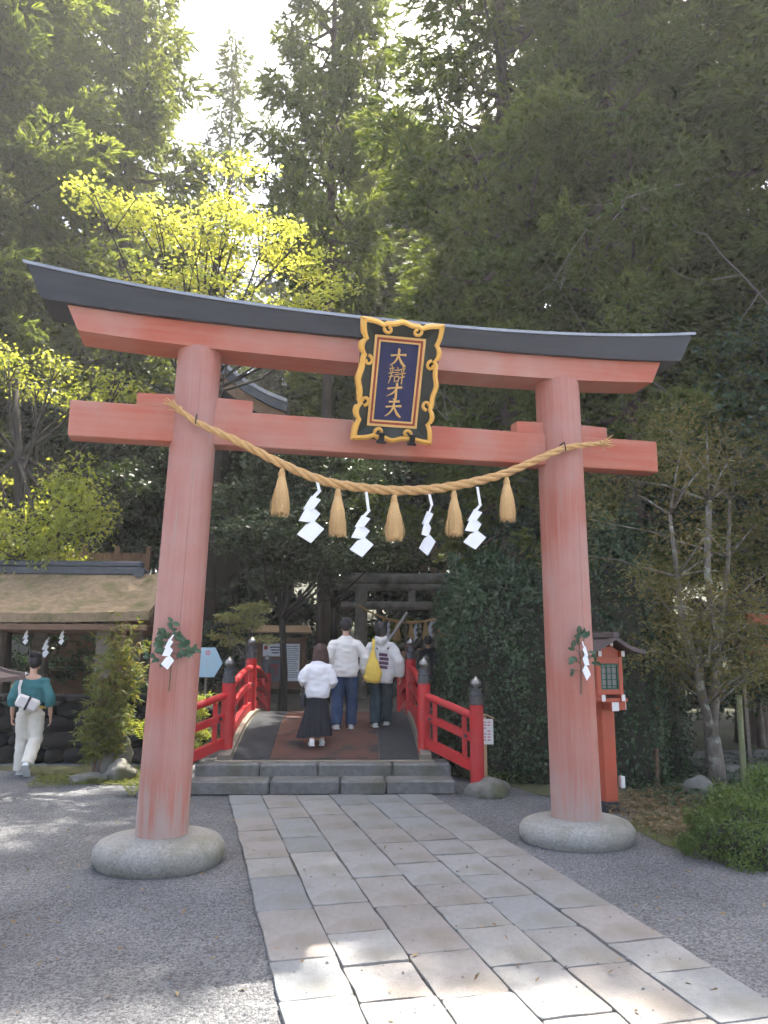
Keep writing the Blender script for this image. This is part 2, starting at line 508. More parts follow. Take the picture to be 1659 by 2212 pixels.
leaf_mat('litter_leaf', (0.13, 0.09, 0.05), (0.27, 0.21, 0.12), trans=0.2, rough=0.8)
leaf_mat('moss_leaf', (0.07, 0.10, 0.015), (0.16, 0.17, 0.03), trans=0.2, rough=0.9)

# the pillar paint is worn pale and grey in streaks near the foot
nt = M['vermilion'].node_tree
N_, L_ = nt.nodes, nt.links
bs_ = N_['Principled BSDF']
src = bs_.inputs['Base Color'].links[0].from_socket
tc_ = N_.new('ShaderNodeTexCoord')
sx_ = N_.new('ShaderNodeSeparateXYZ')
L_.new(tc_.outputs['Object'], sx_.inputs['Vector'])
fz_ = N_.new('ShaderNodeMapRange')
fz_.inputs['From Min'].default_value = 0.85
fz_.inputs['From Max'].default_value = 0.1
fz_.inputs['To Max'].default_value = 0.42
L_.new(sx_.outputs['Z'], fz_.inputs['Value'])
mp_ = N_.new('ShaderNodeMapping')
mp_.inputs['Scale'].default_value = (16, 16, 0.9)
L_.new(tc_.outputs['Object'], mp_.inputs['Vector'])
nz_ = N_.new('ShaderNodeTexNoise')
nz_.inputs['Scale'].default_value = 1.6
nz_.inputs['Detail'].default_value = 8
L_.new(mp_.outputs['Vector'], nz_.inputs['Vector'])
ad_ = N_.new('ShaderNodeMath')
ad_.operation = 'ADD'
L_.new(nz_.outputs['Fac'], ad_.inputs[0])
L_.new(fz_.outputs['Result'], ad_.inputs[1])
rp_ = N_.new('ShaderNodeValToRGB')
rp_.color_ramp.elements[0].position = 0.62
rp_.color_ramp.elements[1].position = 0.86
L_.new(ad_.outputs['Value'], rp_.inputs['Fac'])
mx_ = N_.new('ShaderNodeMixRGB')
L_.new(rp_.outputs['Color'], mx_.inputs['Fac'])
L_.new(src, mx_.inputs['Color1'])
mx_.inputs['Color2'].default_value = (0.36, 0.26, 0.225, 1)
L_.new(mx_.outputs['Color'], bs_.inputs['Base Color'])

# bridge axis: rotated clockwise from the path
BA = R(11.4)
BU = Vector((math.sin(BA), math.cos(BA), 0))
BV = Vector((math.cos(BA), -math.sin(BA), 0))


def bp(s, t, z=0.0):
    """Point at distance s along the bridge axis, t across it."""
    return BU * s + BV * t + Vector((0, 0, z))


def deck_z(s):
    return 0.33 + 0.36 * max(0.0, 1 - ((s - 12.35) / 2.5) ** 2)

# ============================================================ SETTING
# ground sheet: gravel court, reaching the horizon
def sheet(name, pts, z, m, kind='structure', parent=None):
    me = bpy.data.meshes.new(name)
    me.from_pydata([(p[0], p[1], z) for p in pts], [], [tuple(range(len(pts)))])
    o = link(name, me, m, parent)
    if kind:
        o['kind'] = kind
    return o


sheet('ground', [(-600, -600), (600, -600), (600, 600), (-600, 600)], 0.0, 'gravel_ground')

# raised ground beyond the bridge, with a stone edge towards the stream bank
mb = MB()
c = [bp(14.55, -14), bp(14.55, 4.6), bp(24, 6.5), bp(24, -16)]
top = [(p.x, p.y, 0.40) for p in c]
bot = [(p.x, p.y, -0.3) for p in c]
mb.add(top + bot, [(0, 1, 2, 3), (0, 4, 5, 1), (1, 5, 6, 2), (2, 6, 7, 3), (3, 7, 4, 0)])
tag(mb.build('terrace_ground', 'earth_far'), kind='structure')
# wooded hill rising behind
mb = MB()
hx, hy = 40, 22
hv = []
for j in range(hy):
    for i in range(hx):
        s, t = 23.0 + j * 4.2, -110 + i * 5.6
        z = 0.39 + max(0, s - 24.5) * 0.14 + 0.9 * noise.noise(Vector((s * 0.08, t * 0.08, 0))) * min(1, max(0, (s - 24) / 6))
        hv.append(bp(s, t, z))
mb.add(hv, [(j * hx + i, j * hx + i + 1, (j + 1) * hx + i + 1, (j + 1) * hx + i) for j in range(hy - 1) for i in range(hx - 1)])
tag(mb.build('hill', 'forest_floor', smooth=180), kind='structure')

sheet('wood_floor', [(7.6, 12.2), (60, 11.5), (80, 70), (-70, 70), (-60, 17.5), (-9, 18.5), (-8.6, 16.0), (-3, 15.2), (6, 13.0)], 0.005, 'forest_floor')
# planting bed on the right and on the left of the steps
def blob_sheet(name, pts, z, m):
    return sheet(name, pts, z, m)


blob_sheet('planting_bed', [(4.05, 6.2), (4.5, 5.05), (5.2, 4.4), (7.0, 3.7), (14, 3.7), (14, 15), (5.6, 14.0), (4.6, 11.5), (3.55, 10.2), (3.62, 9.75), (3.9, 9.2), (4.0, 8.6), (4.55, 8.15), (4.6, 7.5), (4.15, 7.0)], 0.008, 'moss_soil')
blob_sheet('planting_bed', [(-1.75, 10.75), (-1.0, 10.45), (-0.3, 10.15), (-0.15, 10.6), (-0.3, 11.9), (-7, 13.3), (-7, 12.3), (-2.2, 11.9)], 0.008, 'moss_soil')
# stone flags of a side path at the right edge
sp = sheet('side_path', [(6.9, 9.6), (8.0, 8.6), (12, 9.4), (12, 11.6), (8.6, 11.8)], 0.012, 'moss_soil')
for k in range(12):
    x, y = 7.3 + (k % 4) * 1.05 + 0.25 * (k // 4), 9.25 + (k // 4) * 0.8 + 0.1 * random.random()
    MB().box((0, 0, 0.0), (0.94, 0.68, 0.07), bevel=0.02).build('paving_stone', 'step_stone', sp, loc=(x, y, 0.04), rz=0.12 * random.uniform(-1, 1))

# stone path: a bed of dark joints, every paving stone its own piece
X0, X1 = 0.462, 2.738
path = sheet('stone_path', [(X0 + 0.015, -3.0), (X1 - 0.015, -3.0), (X1 - 0.015, 8.80), (X0 + 0.015, 9.24)], 0.006, 'joint_soil')
cw = [0.0, 0.365, 0.742, 1.12, 1.497, 1.88, 2.276]
pr = random.Random(11)
for c in range(6):
    xa, xb = X0 + cw[c], X0 + cw[c + 1]
    xm = (xa + xb) / 2
    yend = 9.27 - (xm - X0) * 0.205
    y = -3.0 + pr.uniform(-0.4, 0.1)
    while y < yend - 0.05:
        ln = pr.choice([0.42, 0.48, 0.52, 0.55, 0.6, 0.66, 0.74, 0.8])
        y2 = y + ln
        if yend - y2 < 0.3:
            y2 = yend
        g = 0.004
        j = lambda a=0.005: pr.uniform(-a, a)
        cs = [(xa + g + j(), y + g + j()), (xb - g + j(), y + g + j()), (xb - g + j(), y2 - g + j()), (xa + g + j(), y2 - g + j())]
        if y2 == yend:
            cs[2] = (xb - g, 9.27 - (xb - X0) * 0.205)
            cs[3] = (xa + g, 9.27 - (xa - X0) * 0.205)
        # rounded corners, slightly wavy edges
        out = []
        for q in range(4):
            p, pn, pp = Vector(cs[q]), Vector(cs[(q + 1) % 4]), Vector(cs[q - 1])
            rr = pr.uniform(0.010, 0.035)
            out.append(p + (pp - p).normalized() * rr)
            out.append(p + ((pp - p).normalized() + (pn - p).normalized()) * rr * 0.28)
            out.append(p + (pn - p).normalized() * rr)
            for w in (0.33, 0.66):
                e = p.lerp(pn, w)
                nrm = Vector((-(pn - p).y, (pn - p).x)).normalized()
                out.append(e + nrm * pr.uniform(-0.004, 0.009))
        cx = sum((p.x for p in out)) / len(out)
        cyy = sum((p.y for p in out)) / len(out)
        ht = 0.024 + pr.uniform(-0.004, 0.004)
        tx, ty = pr.uniform(-0.008, 0.008), pr.uniform(-0.008, 0.008)
        n = len(out)
        V = []
        for (sc, z) in ((1.0, 0.0), (1.0, ht - 0.005), (0.992, ht - 0.001), (0.975, ht)):
            for p in out:
                dx, dy = p.x - cx, p.y - cyy
                V.append((dx * sc, dy * sc, z + (dx * tx + dy * ty if z else 0)))
        F = [(L * n + k, L * n + (k + 1) % n, (L + 1) * n + (k + 1) % n, (L + 1) * n + k) for L in range(3) for k in range(n)]
        F.append(tuple(range(3 * n, 4 * n)))
        m = pr.choices(['paving_a', 'paving_b', 'paving_c'], [5, 4, 2])[0]
        MB().add(V, F).build('paving_stone', m, path, smooth=30, loc=(cx, cyy, 0.007))
        y = y2

# ============================================================ SHRINE GATE
GA = R(-1.0)
GO = Vector((1.545, 6.6, 0))
gate = empty('shrine_gate', GO, GA)
tag(gate, 'large faded vermilion shrine gate with black roof beam standing over the stone path', 'shrine gate')
GM = Matrix.Translation(GO) @ Matrix.Rotation(GA, 4, 'Z')


def gp(x, y, z):
    return GM @ Vector((x, y, z))


GC = 0.08     # middle of the lintels


def cap_top(x):
    return 4.628 + 0.185 * (abs(x - GC) / 3.1) ** 2.4


def cap_bot(x):
    return 4.458 + 0.075 * (abs(x - GC) / 3.0) ** 3


def shim_bot(x):
    return 4.235 + 0.07 * (abs(x - GC) / 2.7) ** 3


pil = {}
for sx, (xb, rb, xt, rtp) in {'L': (-1.731, 0.205, -1.616, 0.190), 'R': (1.86, 0.222, 1.83, 0.212)}.items():
    m = MB()
    zs = [0.12, 0.2, 1.2, 2.2, 3.2, 4.0, 4.262, 4.27]
    m.tube([(xb + (xt - xb) * z / 4.27, 0, z) for z in zs], [rb + (rtp - rb) * z / 4.27 - (0.008 if z > 4.265 else 0) for z in zs], seg=56)
    pl = m.build('pillar', 'vermilion', gate, smooth=True)
    # drying crack running down the front of the pillar
    m = MB()
    th = -1.45 if sx == 'L' else -1.32
    for z0, z1, wd in ((0.9, 3.35, 0.0014), (3.45, 4.1, 0.001)):
        P = []
        for k in range(18):
            z = z0 + (z1 - z0) * k / 17
            r = rb + (rtp - rb) * z / 4.27
            a = th + 0.02 * math.sin(z * 2.3) + 0.008 * math.sin(z * 9)
            P.append((xb + (xt - xb) * z / 4.27 + (r + 0.0003) * math.cos(a), (r + 0.0003) * math.sin(a), z))
        m.tube(P, [wd * math.sin(math.pi * (k + 0.6) / 18.2) for k in range(18)], seg=4)
    m.build('crack', 'wood_brown', pl)
    s = MB()
    prof = [(0.40, -0.06), (0.475, 0.0), (0.515, 0.07), (0.51, 0.13), (0.475, 0.178), (0.41, 0.205), (0.30, 0.216), (0.21, 0.22), (0.0, 0.22)]
    s.lathe(prof, (0, 0, 0), seg=48, sx=1.0, sy=0.9, lump=0.05, seed=3 if sx == 'L' else 11)
    st = s.build('base_stone', 'granite', gate, smooth=60, loc=(xb, 0.0, 0.0 if sx == 'L' else -0.02))
    pil[sx] = (xb, rb, xt, rtp)


def pillar_at(side, z):
    xb, rb, xt, rtp = pil[side]
    return xb + (xt - xb) * z / 4.27, rb + (rtp - rb) * z / 4.27


# black roof beam with upturned ends
secs = []
for k in range(41):
    f = -1 + 2 * k / 40
    bt, tp = [], []
    xt_, xb_ = GC + f * 3.13, GC + f * 2.99
    zt, zb = cap_top(xt_), cap_bot(xb_)
    secs.append([(xb_, -0.235, zb), (xt_, -0.275, zt), (xt_, 0, zt + 0.045), (xt_, 0.275, zt), (xb_, 0.235, zb)])
tl = MB().sweep(secs).build('roof_beam', 'black_paint', gate, smooth=25)
secs = []
for k in range(41):
    f = -1 + 2 * k / 40
    x = GC + f * 3.15
    zt = cap_top(x)
    secs.append([(x, -0.29, zt - 0.012), (x, -0.29, zt + 0.016), (x, 0, zt + 0.062), (x, 0.29, zt + 0.016), (x, 0.29, zt - 0.012), (x, 0, zt + 0.046)])
MB().sweep(secs).build('roof_sheet', 'metal_sheet', tl, smooth=25)
secs = []
for k in range(33):
    f = -1 + 2 * k / 32
    xt_, xb_ = GC + f * 2.80, GC + f * 2.70
    secs.append([(xb_, -0.175, shim_bot(xb_)), (xt_, -0.185, cap_bot(xt_) + 0.004), (xt_, 0.185, cap_bot(xt_) + 0.004), (xb_, 0.175, shim_bot(xb_))])
MB().sweep(secs).build('lintel', 'vermilion_beam', gate, smooth=25)
MB().box((0.095, 0, 3.563), (5.49, 0.185, 0.312), bevel=0.008).build('tie_beam', 'vermilion_beam', gate)
for side in 'LR':
    x, r = pillar_at(side, 3.78)
    for d in (-1, 1):
        a = x + d * (r - 0.05)
        b = x + d * (r + (0.30 if side == 'L' else 0.26))
        za, zb_ = 3.838, 3.828
        MB().prism([(a, 3.722), (b, 3.722), (b, zb_), (a, za)], -0.075, 0.075).build('wedge', 'vermilion_beam', gate)

# ------------------------------------------------------------ sacred rope
RP = [(-1.77, 3.651), (-1.615, 3.545), (-1.42, 3.462), (-1.238, 3.386), (-0.882, 3.222), (-0.522, 3.095), (-0.2, 3.052), (0.092, 3.042), (0.38, 3.062), (0.667, 3.114), (0.92, 3.18), (1.178, 3.268), (1.46, 3.40), (1.738, 3.527), (1.95, 3.575), (2.145, 3.604)]


def catmull(P, n):
    out = []
    P = [Vector(p) for p in P]
    for i in range(len(P) - 1):
        p0, p1, p2, p3 = P[max(i - 1, 0)], P[i], P[i + 1], P[min(i + 2, len(P) - 1)]
        for k in range(n):
            t = k / n
            out.append(0.5 * ((2 * p1) + (p2 - p0) * t + (2 * p0 - 5 * p1 + 4 * p2 - p3) * t * t + (3 * p1 - p0 - 3 * p2 + p3) * t ** 3))
    out.append(P[-1])
    return out


RY = -0.275
line = catmull([(x, RY, z) for x, z in RP], 14)
rope = empty('sacred_rope', gp(0.1, RY, 3.04), GA)
tag(rope, 'thick twisted straw rope sagging between the two red gate pillars', 'rope')
inv = Matrix.Translation((-0.1, -RY, -3.04))
nL = len(line)
acc = 0
for q in range(3):
    P, rad = [], []
    acc = 0
    for i, p in enumerate(line):
        f = i / (nL - 1)
        if i:
            acc += (p - line[i - 1]).length
        t = (line[min(i + 1, nL - 1)] - line[max(i - 1, 0)]).normalized()
        s1 = Vector((0, 1, 0))
        s2 = t.cross(s1).normalized()
        thick = 0.019 + 0.020 * math.sin(math.pi * f) ** 0.8
        ph = 2 * math.pi * q / 3 + acc / 0.40 * 2 * math.pi
        P.append(inv @ (p + (s1 * math.cos(ph) + s2 * math.sin(ph)) * thick * 0.56))
        rad.append(thick * 0.60)
    MB().tube(P, rad, seg=9).build('strand', 'rope_straw', rope, smooth=180)
for e, (p, d) in enumerate(((line[0], (line[0] - line[3]).normalized()), (line[-1], (line[-1] - line[-4]).normalized()))):
    m = MB()
    for k in range(26):
        o = Vector((random.gauss(0, 1), random.gauss(0, 1), random.gauss(0, 1))) * 0.011
        q = inv @ p
        m.tube([q - d * 0.02 + o * 0.5, q + d * 0.03 + o * 1.5, q + d * random.uniform(0.05, 0.085) + o * 2.6], [0.006, 0.005, 0.003], seg=4)
    m.tube([inv @ (p - d * 0.03), inv @ (p - d * 0.005)], 0.032, seg=10)
    m.build('frayed_end', 'rope_straw', rope)
for x, z in ((-1.615, 3.545), (1.738, 3.527)):
    MB().tube([inv @ Vector((x, RY - 0.036, z - 0.03)), inv @ Vector((x, RY - 0.04, z)), inv @ Vector((x + 0.005, RY - 0.01, z + 0.06)), inv @ Vector((x, RY + 0.085, z + 0.05))], 0.006, seg=6).build('hook', 'iron', rope)


def rope_at(x):
    return min(line, key=lambda p: abs(p.x - x))


# straw tassels
def tassel_mesh(seed, core=True):
    r = random.Random(seed)
    m = MB()
    prof = [(0.052, -0.40), (0.060, -0.36), (0.064, -0.28), (0.060, -0.19), (0.045, -0.10), (0.026, -0.045), (0.024, 0.0), (0.020, 0.02)]
    if core:
        m.lathe(prof, seg=14)
    for k in range(150):
        a = r.uniform(0, 2 * math.pi)
        rr = r.uniform(0.75, 1.06)
        ln = r.uniform(0.37, 0.435)
        ca, sa = math.cos(a), math.sin(a)
        tw = r.gauss(0, 0.012)
        P = [(0.020 * rr * ca, 0.020 * rr * sa, 0.0), (0.030 * rr * ca, 0.030 * rr * sa, -0.06), (0.060 * rr * ca, 0.060 * rr * sa, -0.19), ((0.066 * rr) * ca + tw, 0.066 * rr * sa, -0.30), ((0.058 * rr) * ca + tw * 1.6, 0.058 * rr * sa, -ln)]
        m.tube(P, [0.0035, 0.0032, 0.003, 0.0026, 0.0018], seg=3, cap=False)
    return m.mesh('tassel')


tas_names = ['straw tassel hanging nearest the tall pillar with the dark shrub sprig, first along the rope', 'second straw tassel along the rope, between the first two white paper streamers', 'middle straw tassel hanging at the lowest point of the rope, below the plaque', 'fourth straw tassel along the rope, between the two last white paper streamers', 'straw tassel hanging alone at the rope end beside the pillar with the red lantern behind']
for k, x in enumerate((-0.882, -0.395, 0.105, 0.655, 1.16)):
    p = rope_at(x)
    z = p.z - 0.062
    t = empty('straw_tassel', gp(x, RY, z), GA)
    tag(t, tas_names[k], 'tassel', 'straw tassels on the gate rope')
    sb_ = link('straw_bundle', tassel_mesh(k), 'tassel_straw', t)
    sb_.scale = (0.90 + 0.05 * (k % 3), 0.92, 0.91 + 0.02 * (k % 2))
    MB().lathe([(0.027, -0.052), (0.030, -0.04), (0.030, -0.02), (0.026, -0.008)], seg=12).build('binding', 'rope_straw', t, smooth=True)
    MB().tube([(0, 0, 0), (0.004, 0, 0.03), (0, 0, 0.07)], 0.011, seg=7).build('loop', 'rope_straw', t)

# folded white paper streamers, cut in a zigzag
SHIDE = [[(780, 370), (815, 385), (742, 505), (668, 540)], [(692, 482), (803, 538), (720, 690), (600, 695)], [(640, 650), (715, 655), (805, 745), (728, 895), (552, 880)], [(636, 930), (733, 870), (845, 992), (700, 1210), (540, 1078)]]


def shide_mesh(h, mirror=1, seed=0, squeeze=1.0, fold=0.12):
    r = random.Random(seed)
    k = h / 840.0
    m = MB()
    for i, q in enumerate(SHIDE):
        poly = [((x - 790) * k * mirror * squeeze, -(y - 370) * k) for x, y in q]
        cx = sum(p[0] for p in poly) / len(poly)
        cz = sum(p[1] for p in poly) / len(poly)
        a = fold * (-1) ** i + r.uniform(-0.08, 0.08)
        Mx = Matrix.Translation((0, 0.004 * (-1) ** i, 0)) @ Matrix.Translation((cx, 0, cz)) @ Matrix.Rotation(a, 4, 'Z') @ Matrix.Translation((-cx, 0, -cz))
        m.prism(poly, -0.0012, 0.0012, Mx)
    return m


shn = ['white zigzag paper streamer between the first and second straw tassels', 'white zigzag paper streamer hanging just left of the middle straw tassel', 'narrow twisted white zigzag paper streamer just right of the middle straw tassel', 'white zigzag paper streamer beside the last straw tassel, near the lantern-side pillar']
for k, (x, z0, ln, mir, sq, fo, tip) in enumerate(((-0.585, 3.075, 0.47, 1, 1.35, 0.2, 0.06), (-0.152, 3.0, 0.42, 1, 1.35, 0.12, 0.14), (0.42, 2.99, 0.46, 1, 1.0, 0.7, 0.06), (0.87, 3.08, 0.42, 1, 1.35, 0.2, 0.12))):
    p = rope_at(x)
    s = empty('paper_streamer', gp(x, RY - 0.02, z0), GA)
    tag(s, shn[k], 'paper streamer', 'paper streamers on the gate rope')
    shide_mesh(ln, mir, k, sq, fo).build('folded_paper', 'paper', s, loc=(0.03, 0, -tip))
    MB().prism([(-0.012, 0.03), (0.012, 0.03), (0.036, -tip - 0.01), (0.012, -tip - 0.02)], -0.001, 0.001).build('paper_tab', 'paper', s)

# ------------------------------------------------------------ name plaque
PW, PH = 0.735, 1.06
lean = math.atan2(0.44, 0.965)
pq = empty('name_plaque', gp(0.082, -0.20, 3.51), GA)
pq.rotation_euler = (lean, 0, GA)
tag(pq, 'gold-framed navy name plaque with gold characters leaning out from the gate', 'plaque')


def side_path_pts(length, lobes, n=9):
    """Scalloped edge along one side: list of lobes, each a list of (pos, inset)."""
    out = []
    for (a, b, kind) in lobes:
        P = []
        for i in range(n):
            f = i / (n - 1)
            x = a + (b - a) * f
            if kind == 'c0':       # corner lobe starting at the corner
                d = 0.034 * f ** 3
            elif kind == 'c1':
                d = 0.034 * (1 - f) ** 3
            elif kind == 'b':      # small round bulge
                d = 0.040 * (1 - math.sin(math.pi * (0.05 + 0.9 * f)) ** 0.7)
            else:                  # long lobe with a point in the middle
                g = abs(2 * f - 1)
                d = 0.018 * math.sin(math.pi * min(1, (1 - g) * 1.15)) - 0.006 * (1 - g) ** 6 + 0.034 * g ** 8
            P.append((x, d))
        out.append((P, kind))
    return out


vl = [(0, 0.17, 'c0'), (0.17, 0.295, 'b'), (0.295, 0.695, 'm'), (0.695, 0.82, 'b'), (0.82, 1, 'c1')]
hl = [(0, 0.27, 'c0'), (0.27, 0.73, 'm'), (0.73, 1, 'c1')]
YF = -0.10    # front of the gold edge, towards the viewer; the panel lies behind it
for sname, lob, ln in (('bottom', hl, PW), ('right', vl, PH), ('top', hl, PW), ('left', vl, PH)):
    full = []
    for P, kind in side_path_pts(ln, lob, 13):
        full += P if not full else P[1:]
    path3 = []
    for (x, d) in full:
        if sname == 'bottom':
            q, nrm = Vector((-PW / 2 + x * PW, 0, d)), Vector((0, 0, 1))
        elif sname == 'top':
            q, nrm = Vector((PW / 2 - x * PW, 0, PH - d)), Vector((0, 0, -1))
        elif sname == 'right':
            q, nrm = Vector((PW / 2 - d, 0, x * PH)), Vector((-1, 0, 0))
        else:
            q, nrm = Vector((-PW / 2 + d, 0, PH - x * PH)), Vector((1, 0, 0))
        path3.append((q, nrm))
    secs = []
    for i, (q, nrm) in enumerate(path3):
        t = (path3[min(i + 1, len(path3) - 1)][0] - path3[max(i - 1, 0)][0]).normalized()
        inn = nrm
        if i == 0 or i == len(path3) - 1:
            inn = nrm + t * (1 if i == 0 else -1)
        w = 0.044
        y = Vector((0, 1, 0))
        secs.append([q + y * (YF + 0.085), q + y * (YF + 0.020), q + inn * w * 0.55 + y * YF, q + inn * w + y * (YF + 0.004), q + inn * w + y * (YF + 0.03), q + inn * w * 0.3 + y * (YF + 0.085)])
    MB().sweep(secs).build('frame_side', 'gold', pq, smooth=25)


# scrolls at the ends of the long lobes
def scroll(c, a0, turn, r0):
    P, rad = [], []
    for i in range(22):
        f = i / 21
        a = a0 + turn * f * 1.45 * math.pi
        r = r0 * (1 - 0.72 * f)
        P.append(Vector((c[0] + r * math.cos(a), YF + 0.012, c[1] + r * math.sin(a))))
        rad.append(0.0155 * (1 - 0.25 * f))
    P2, rad2 = P, rad
    m = MB().tube(P2, rad2, seg=8, up=(0, 1, 0))
    m.rock(P[-1], (0.016, 0.012, 0.016), 1, 1, 0)
    m.build('scroll', 'gold', pq, smooth=180)


for sgn in (-1, 1):
    x = sgn * (PW / 2 - 0.085)
    scroll((x, PH * 0.655), math.pi / 2 if sgn < 0 else math.pi / 2, -1 if sgn < 0 else 1, 0.046)
    scroll((x, PH * 0.335), -math.pi / 2, 1 if sgn < 0 else -1, 0.046)
    scroll((sgn * 0.125, PH - 0.085), 0.15 if sgn > 0 else math.pi - 0.15, -1 if sgn > 0 else 1, 0.042)
    scroll((sgn * 0.125, 0.085), -0.15 if sgn > 0 else math.pi + 0.15, 1 if sgn > 0 else -1, 0.042)

# dark flared board between the gold edge and the panel, four mitred faces
IW, IH = 0.455, 0.79
ix, iz0, iz1 = IW / 2, (PH - IH) / 2 - 0.005, (PH + IH) / 2 - 0.005
ox, oz0, oz1 = PW / 2 - 0.018, 0.018, PH - 0.018
YB = 0.0
for quad in (((-ox, oz0), (ox, oz0), (ix, iz0), (-ix, iz0)), ((ox, oz0), (ox, oz1), (ix, iz1), (ix, iz0)), ((ox, oz1), (-ox, oz1), (-ix, iz1), (ix, iz1)), ((-ox, oz1), (-ox, oz0), (-ix, iz0), (-ix, iz1))):
    fr = [(q[0], (YF + 0.03 if k < 2 else YB - 0.012), q[1]) for k, q in enumerate(quad)]
    bk = [(q[0], (YF + 0.075 if k < 2 else YB + 0.03), q[1]) for k, q in enumerate(quad)]
    MB().add(fr + bk, [(0, 1, 2, 3), (7, 6, 5, 4), (0, 4, 5, 1), (1, 5, 6, 2), (2, 6, 7, 3), (3, 7, 4, 0)]).build('flared_board', 'plaque_black', pq)


def border(w0, w1, y, m, name):
    for quad in (((-1, 0), (1, 0)), ((1, 0), (1, 1)), ((1, 1), (-1, 1)), ((-1, 1), (-1, 0))):
        pts = []
        for (sx_, sz_), wd in ((quad[0], w0), (quad[1], w0), (quad[1], w1), (quad[0], w1)):
            pts.append((sx_ * (ix - wd), iz0 + wd if sz_ == 0 else iz1 - wd))
        MB().prism(pts, y, 0.02).build(name, m, pq)


border(0.0, 0.020, -0.026, 'gold_pale', 'border_strip')
border(0.020, 0.041, -0.016, 'plaque_red', 'border_strip')
border(0.041, 0.055, -0.022, 'gold_pale', 'border_strip')
MB().box((0, 0.008, (iz0 + iz1) / 2), (IW - 0.108, 0.028, IH - 0.108)).build('panel', 'navy', pq)

# the four characters, brushed strokes on a 100 x 100 grid (x right, y down)
def shin(x0, x1, bend=0):
    w = (x1 - x0) / 100
    S = lambda pts: [(x0 + a * w, b, c) for a, b, c in pts]
    return [S([(46, 0, 3), (58, 9, 5)]), S([(14, 17, 4), (50, 15, 3.2), (88, 12, 4.5)]), S([(30, 21, 3), (40, 33, 4)]), S([(72, 19, 4.2), (60, 34, 2.5)]),
            S([(4, 43, 4.2), (50, 40, 3.2), (98, 36, 4.8)]), S([(16, 62, 4), (50, 59, 3.2), (90, 55, 4.8)]),
            S([(52, 38, 4.2), (52 - bend * 0.2, 62, 4.6), (50 - bend, 98, 3.2 if bend else 4.6)])]


CH = {
    'dai': [[(8, 41, 4.5), (35, 37, 3.8), (70, 33, 4.2), (93, 32, 6)], [(47, 2, 4), (51, 8, 6), (49, 38, 5.4), (38, 66, 4.6), (22, 84, 3.4), (4, 96, 1.2)], [(50, 38, 3), (60, 58, 5), (74, 80, 6.4), (92, 95, 5), (97, 97, 1)]],
    'ben': shin(2, 36, 34) + shin(64, 99) + [[(50, 6, 3), (55, 14, 4.6)], [(36, 24, 3.6), (66, 21, 4.2)], [(40, 36, 3.4), (61, 34, 3.8)], [(40, 48, 3.4), (61, 46, 3.8)], [(39, 60, 3.8), (40, 88, 4)], [(39, 61, 3.4), (63, 58, 4.2), (61, 86, 4)], [(40, 84, 3.2), (62, 82, 3.6)]],
    'sai': [[(6, 36, 4.4), (40, 30, 3.8), (88, 24, 6)], [(54, 2, 4), (58, 9, 6), (57, 45, 5.2), (57, 86, 6), (52, 97, 4), (42, 89, 1.4)], [(56, 33, 3.4), (46, 50, 4.4), (28, 66, 3.4), (3, 78, 1.2)]],
    'ten': [[(22, 14, 4.6), (50, 11, 3.8), (80, 8, 6)], [(6, 44, 4.6), (40, 39, 3.8), (94, 34, 6)], [(51, 12, 4.4), (49, 40, 5.4), (38, 66, 4.6), (22, 84, 3.4), (3, 97, 1.2)], [(52, 40, 3), (62, 60, 5), (75, 81, 6.4), (93, 96, 5), (98, 98, 1)]],
}


def stroke(m, pts, x0, z0, k, y):
    P = catmull([(a, c, b) for a, b, c in pts], 5)
    lo, hi, ct = [], [], []
    for i, p in enumerate(P):
        t = P[min(i + 1, len(P) - 1)] - P[max(i - 1, 0)]
        t = Vector((t.x, 0, t.z)).normalized()
        nrm = Vector((-t.z, 0, t.x))
        w = max(p.y, 0.6) * 1.2
        e = -t * w * 0.4 if i == 0 else (t * w * 0.3 if i == len(P) - 1 else Vector((0, 0, 0)))
        a, b = Vector((p.x, 0, p.z)) + nrm * w + e, Vector((p.x, 0, p.z)) - nrm * w + e
        f = lambda q: (x0 + q.x * k, z0 - q.z * k)
        lo.append(f(a)); hi.append(f(b)); ct.append(f(Vector((p.x, 0, p.z)) + e * 0.5))
    n = len(P)
    V = [(q[0], y, q[1]) for q in lo] + [(q[0], y - 0.009, q[1]) for q in ct] + [(q[0], y, q[1]) for q in hi]
    F = []
    for i in range(n - 1):
        F += [(i, i + 1, n + i + 1, n + i), (n + i, n + i + 1, 2 * n + i + 1, 2 * n + i)]
    F += [(0, n, 2 * n), (n - 1, 3 * n - 1, 2 * n - 1)]
    m.add(V, F)


ph0, phh = iz0 + 0.055, IH - 0.11
for key, fz in (('dai', 0.185), ('ben', 0.407), ('sai', 0.62), ('ten', 0.838)):
    m = MB()
    k = 0.00155 if key != 'ben' else 0.00158
    for q in CH[key]:
        if key == 'ben':
            q = [(a, b, c * 0.66) for a, b, c in q]
        stroke(m, q, 0.0 - 50 * k, ph0 + phh * (1 - fz) + 50 * k, k, -0.0075)
    m.build('character', 'gold_pale', pq)
for x in (-0.105, 0.175):
    m = MB().box((x, -0.04, 0.012), (0.05, 0.17, 0.03), bevel=0.006).box((x, -0.118, 0.04), (0.05, 0.016, 0.075), bevel=0.005).box((x, -0.118, 0.078), (0.075, 0.02, 0.02), bevel=0.004).box((x, -0.112, 0.0), (0.085, 0.02, 0.022), bevel=0.004)
    m.build('clamp', 'iron', pq)

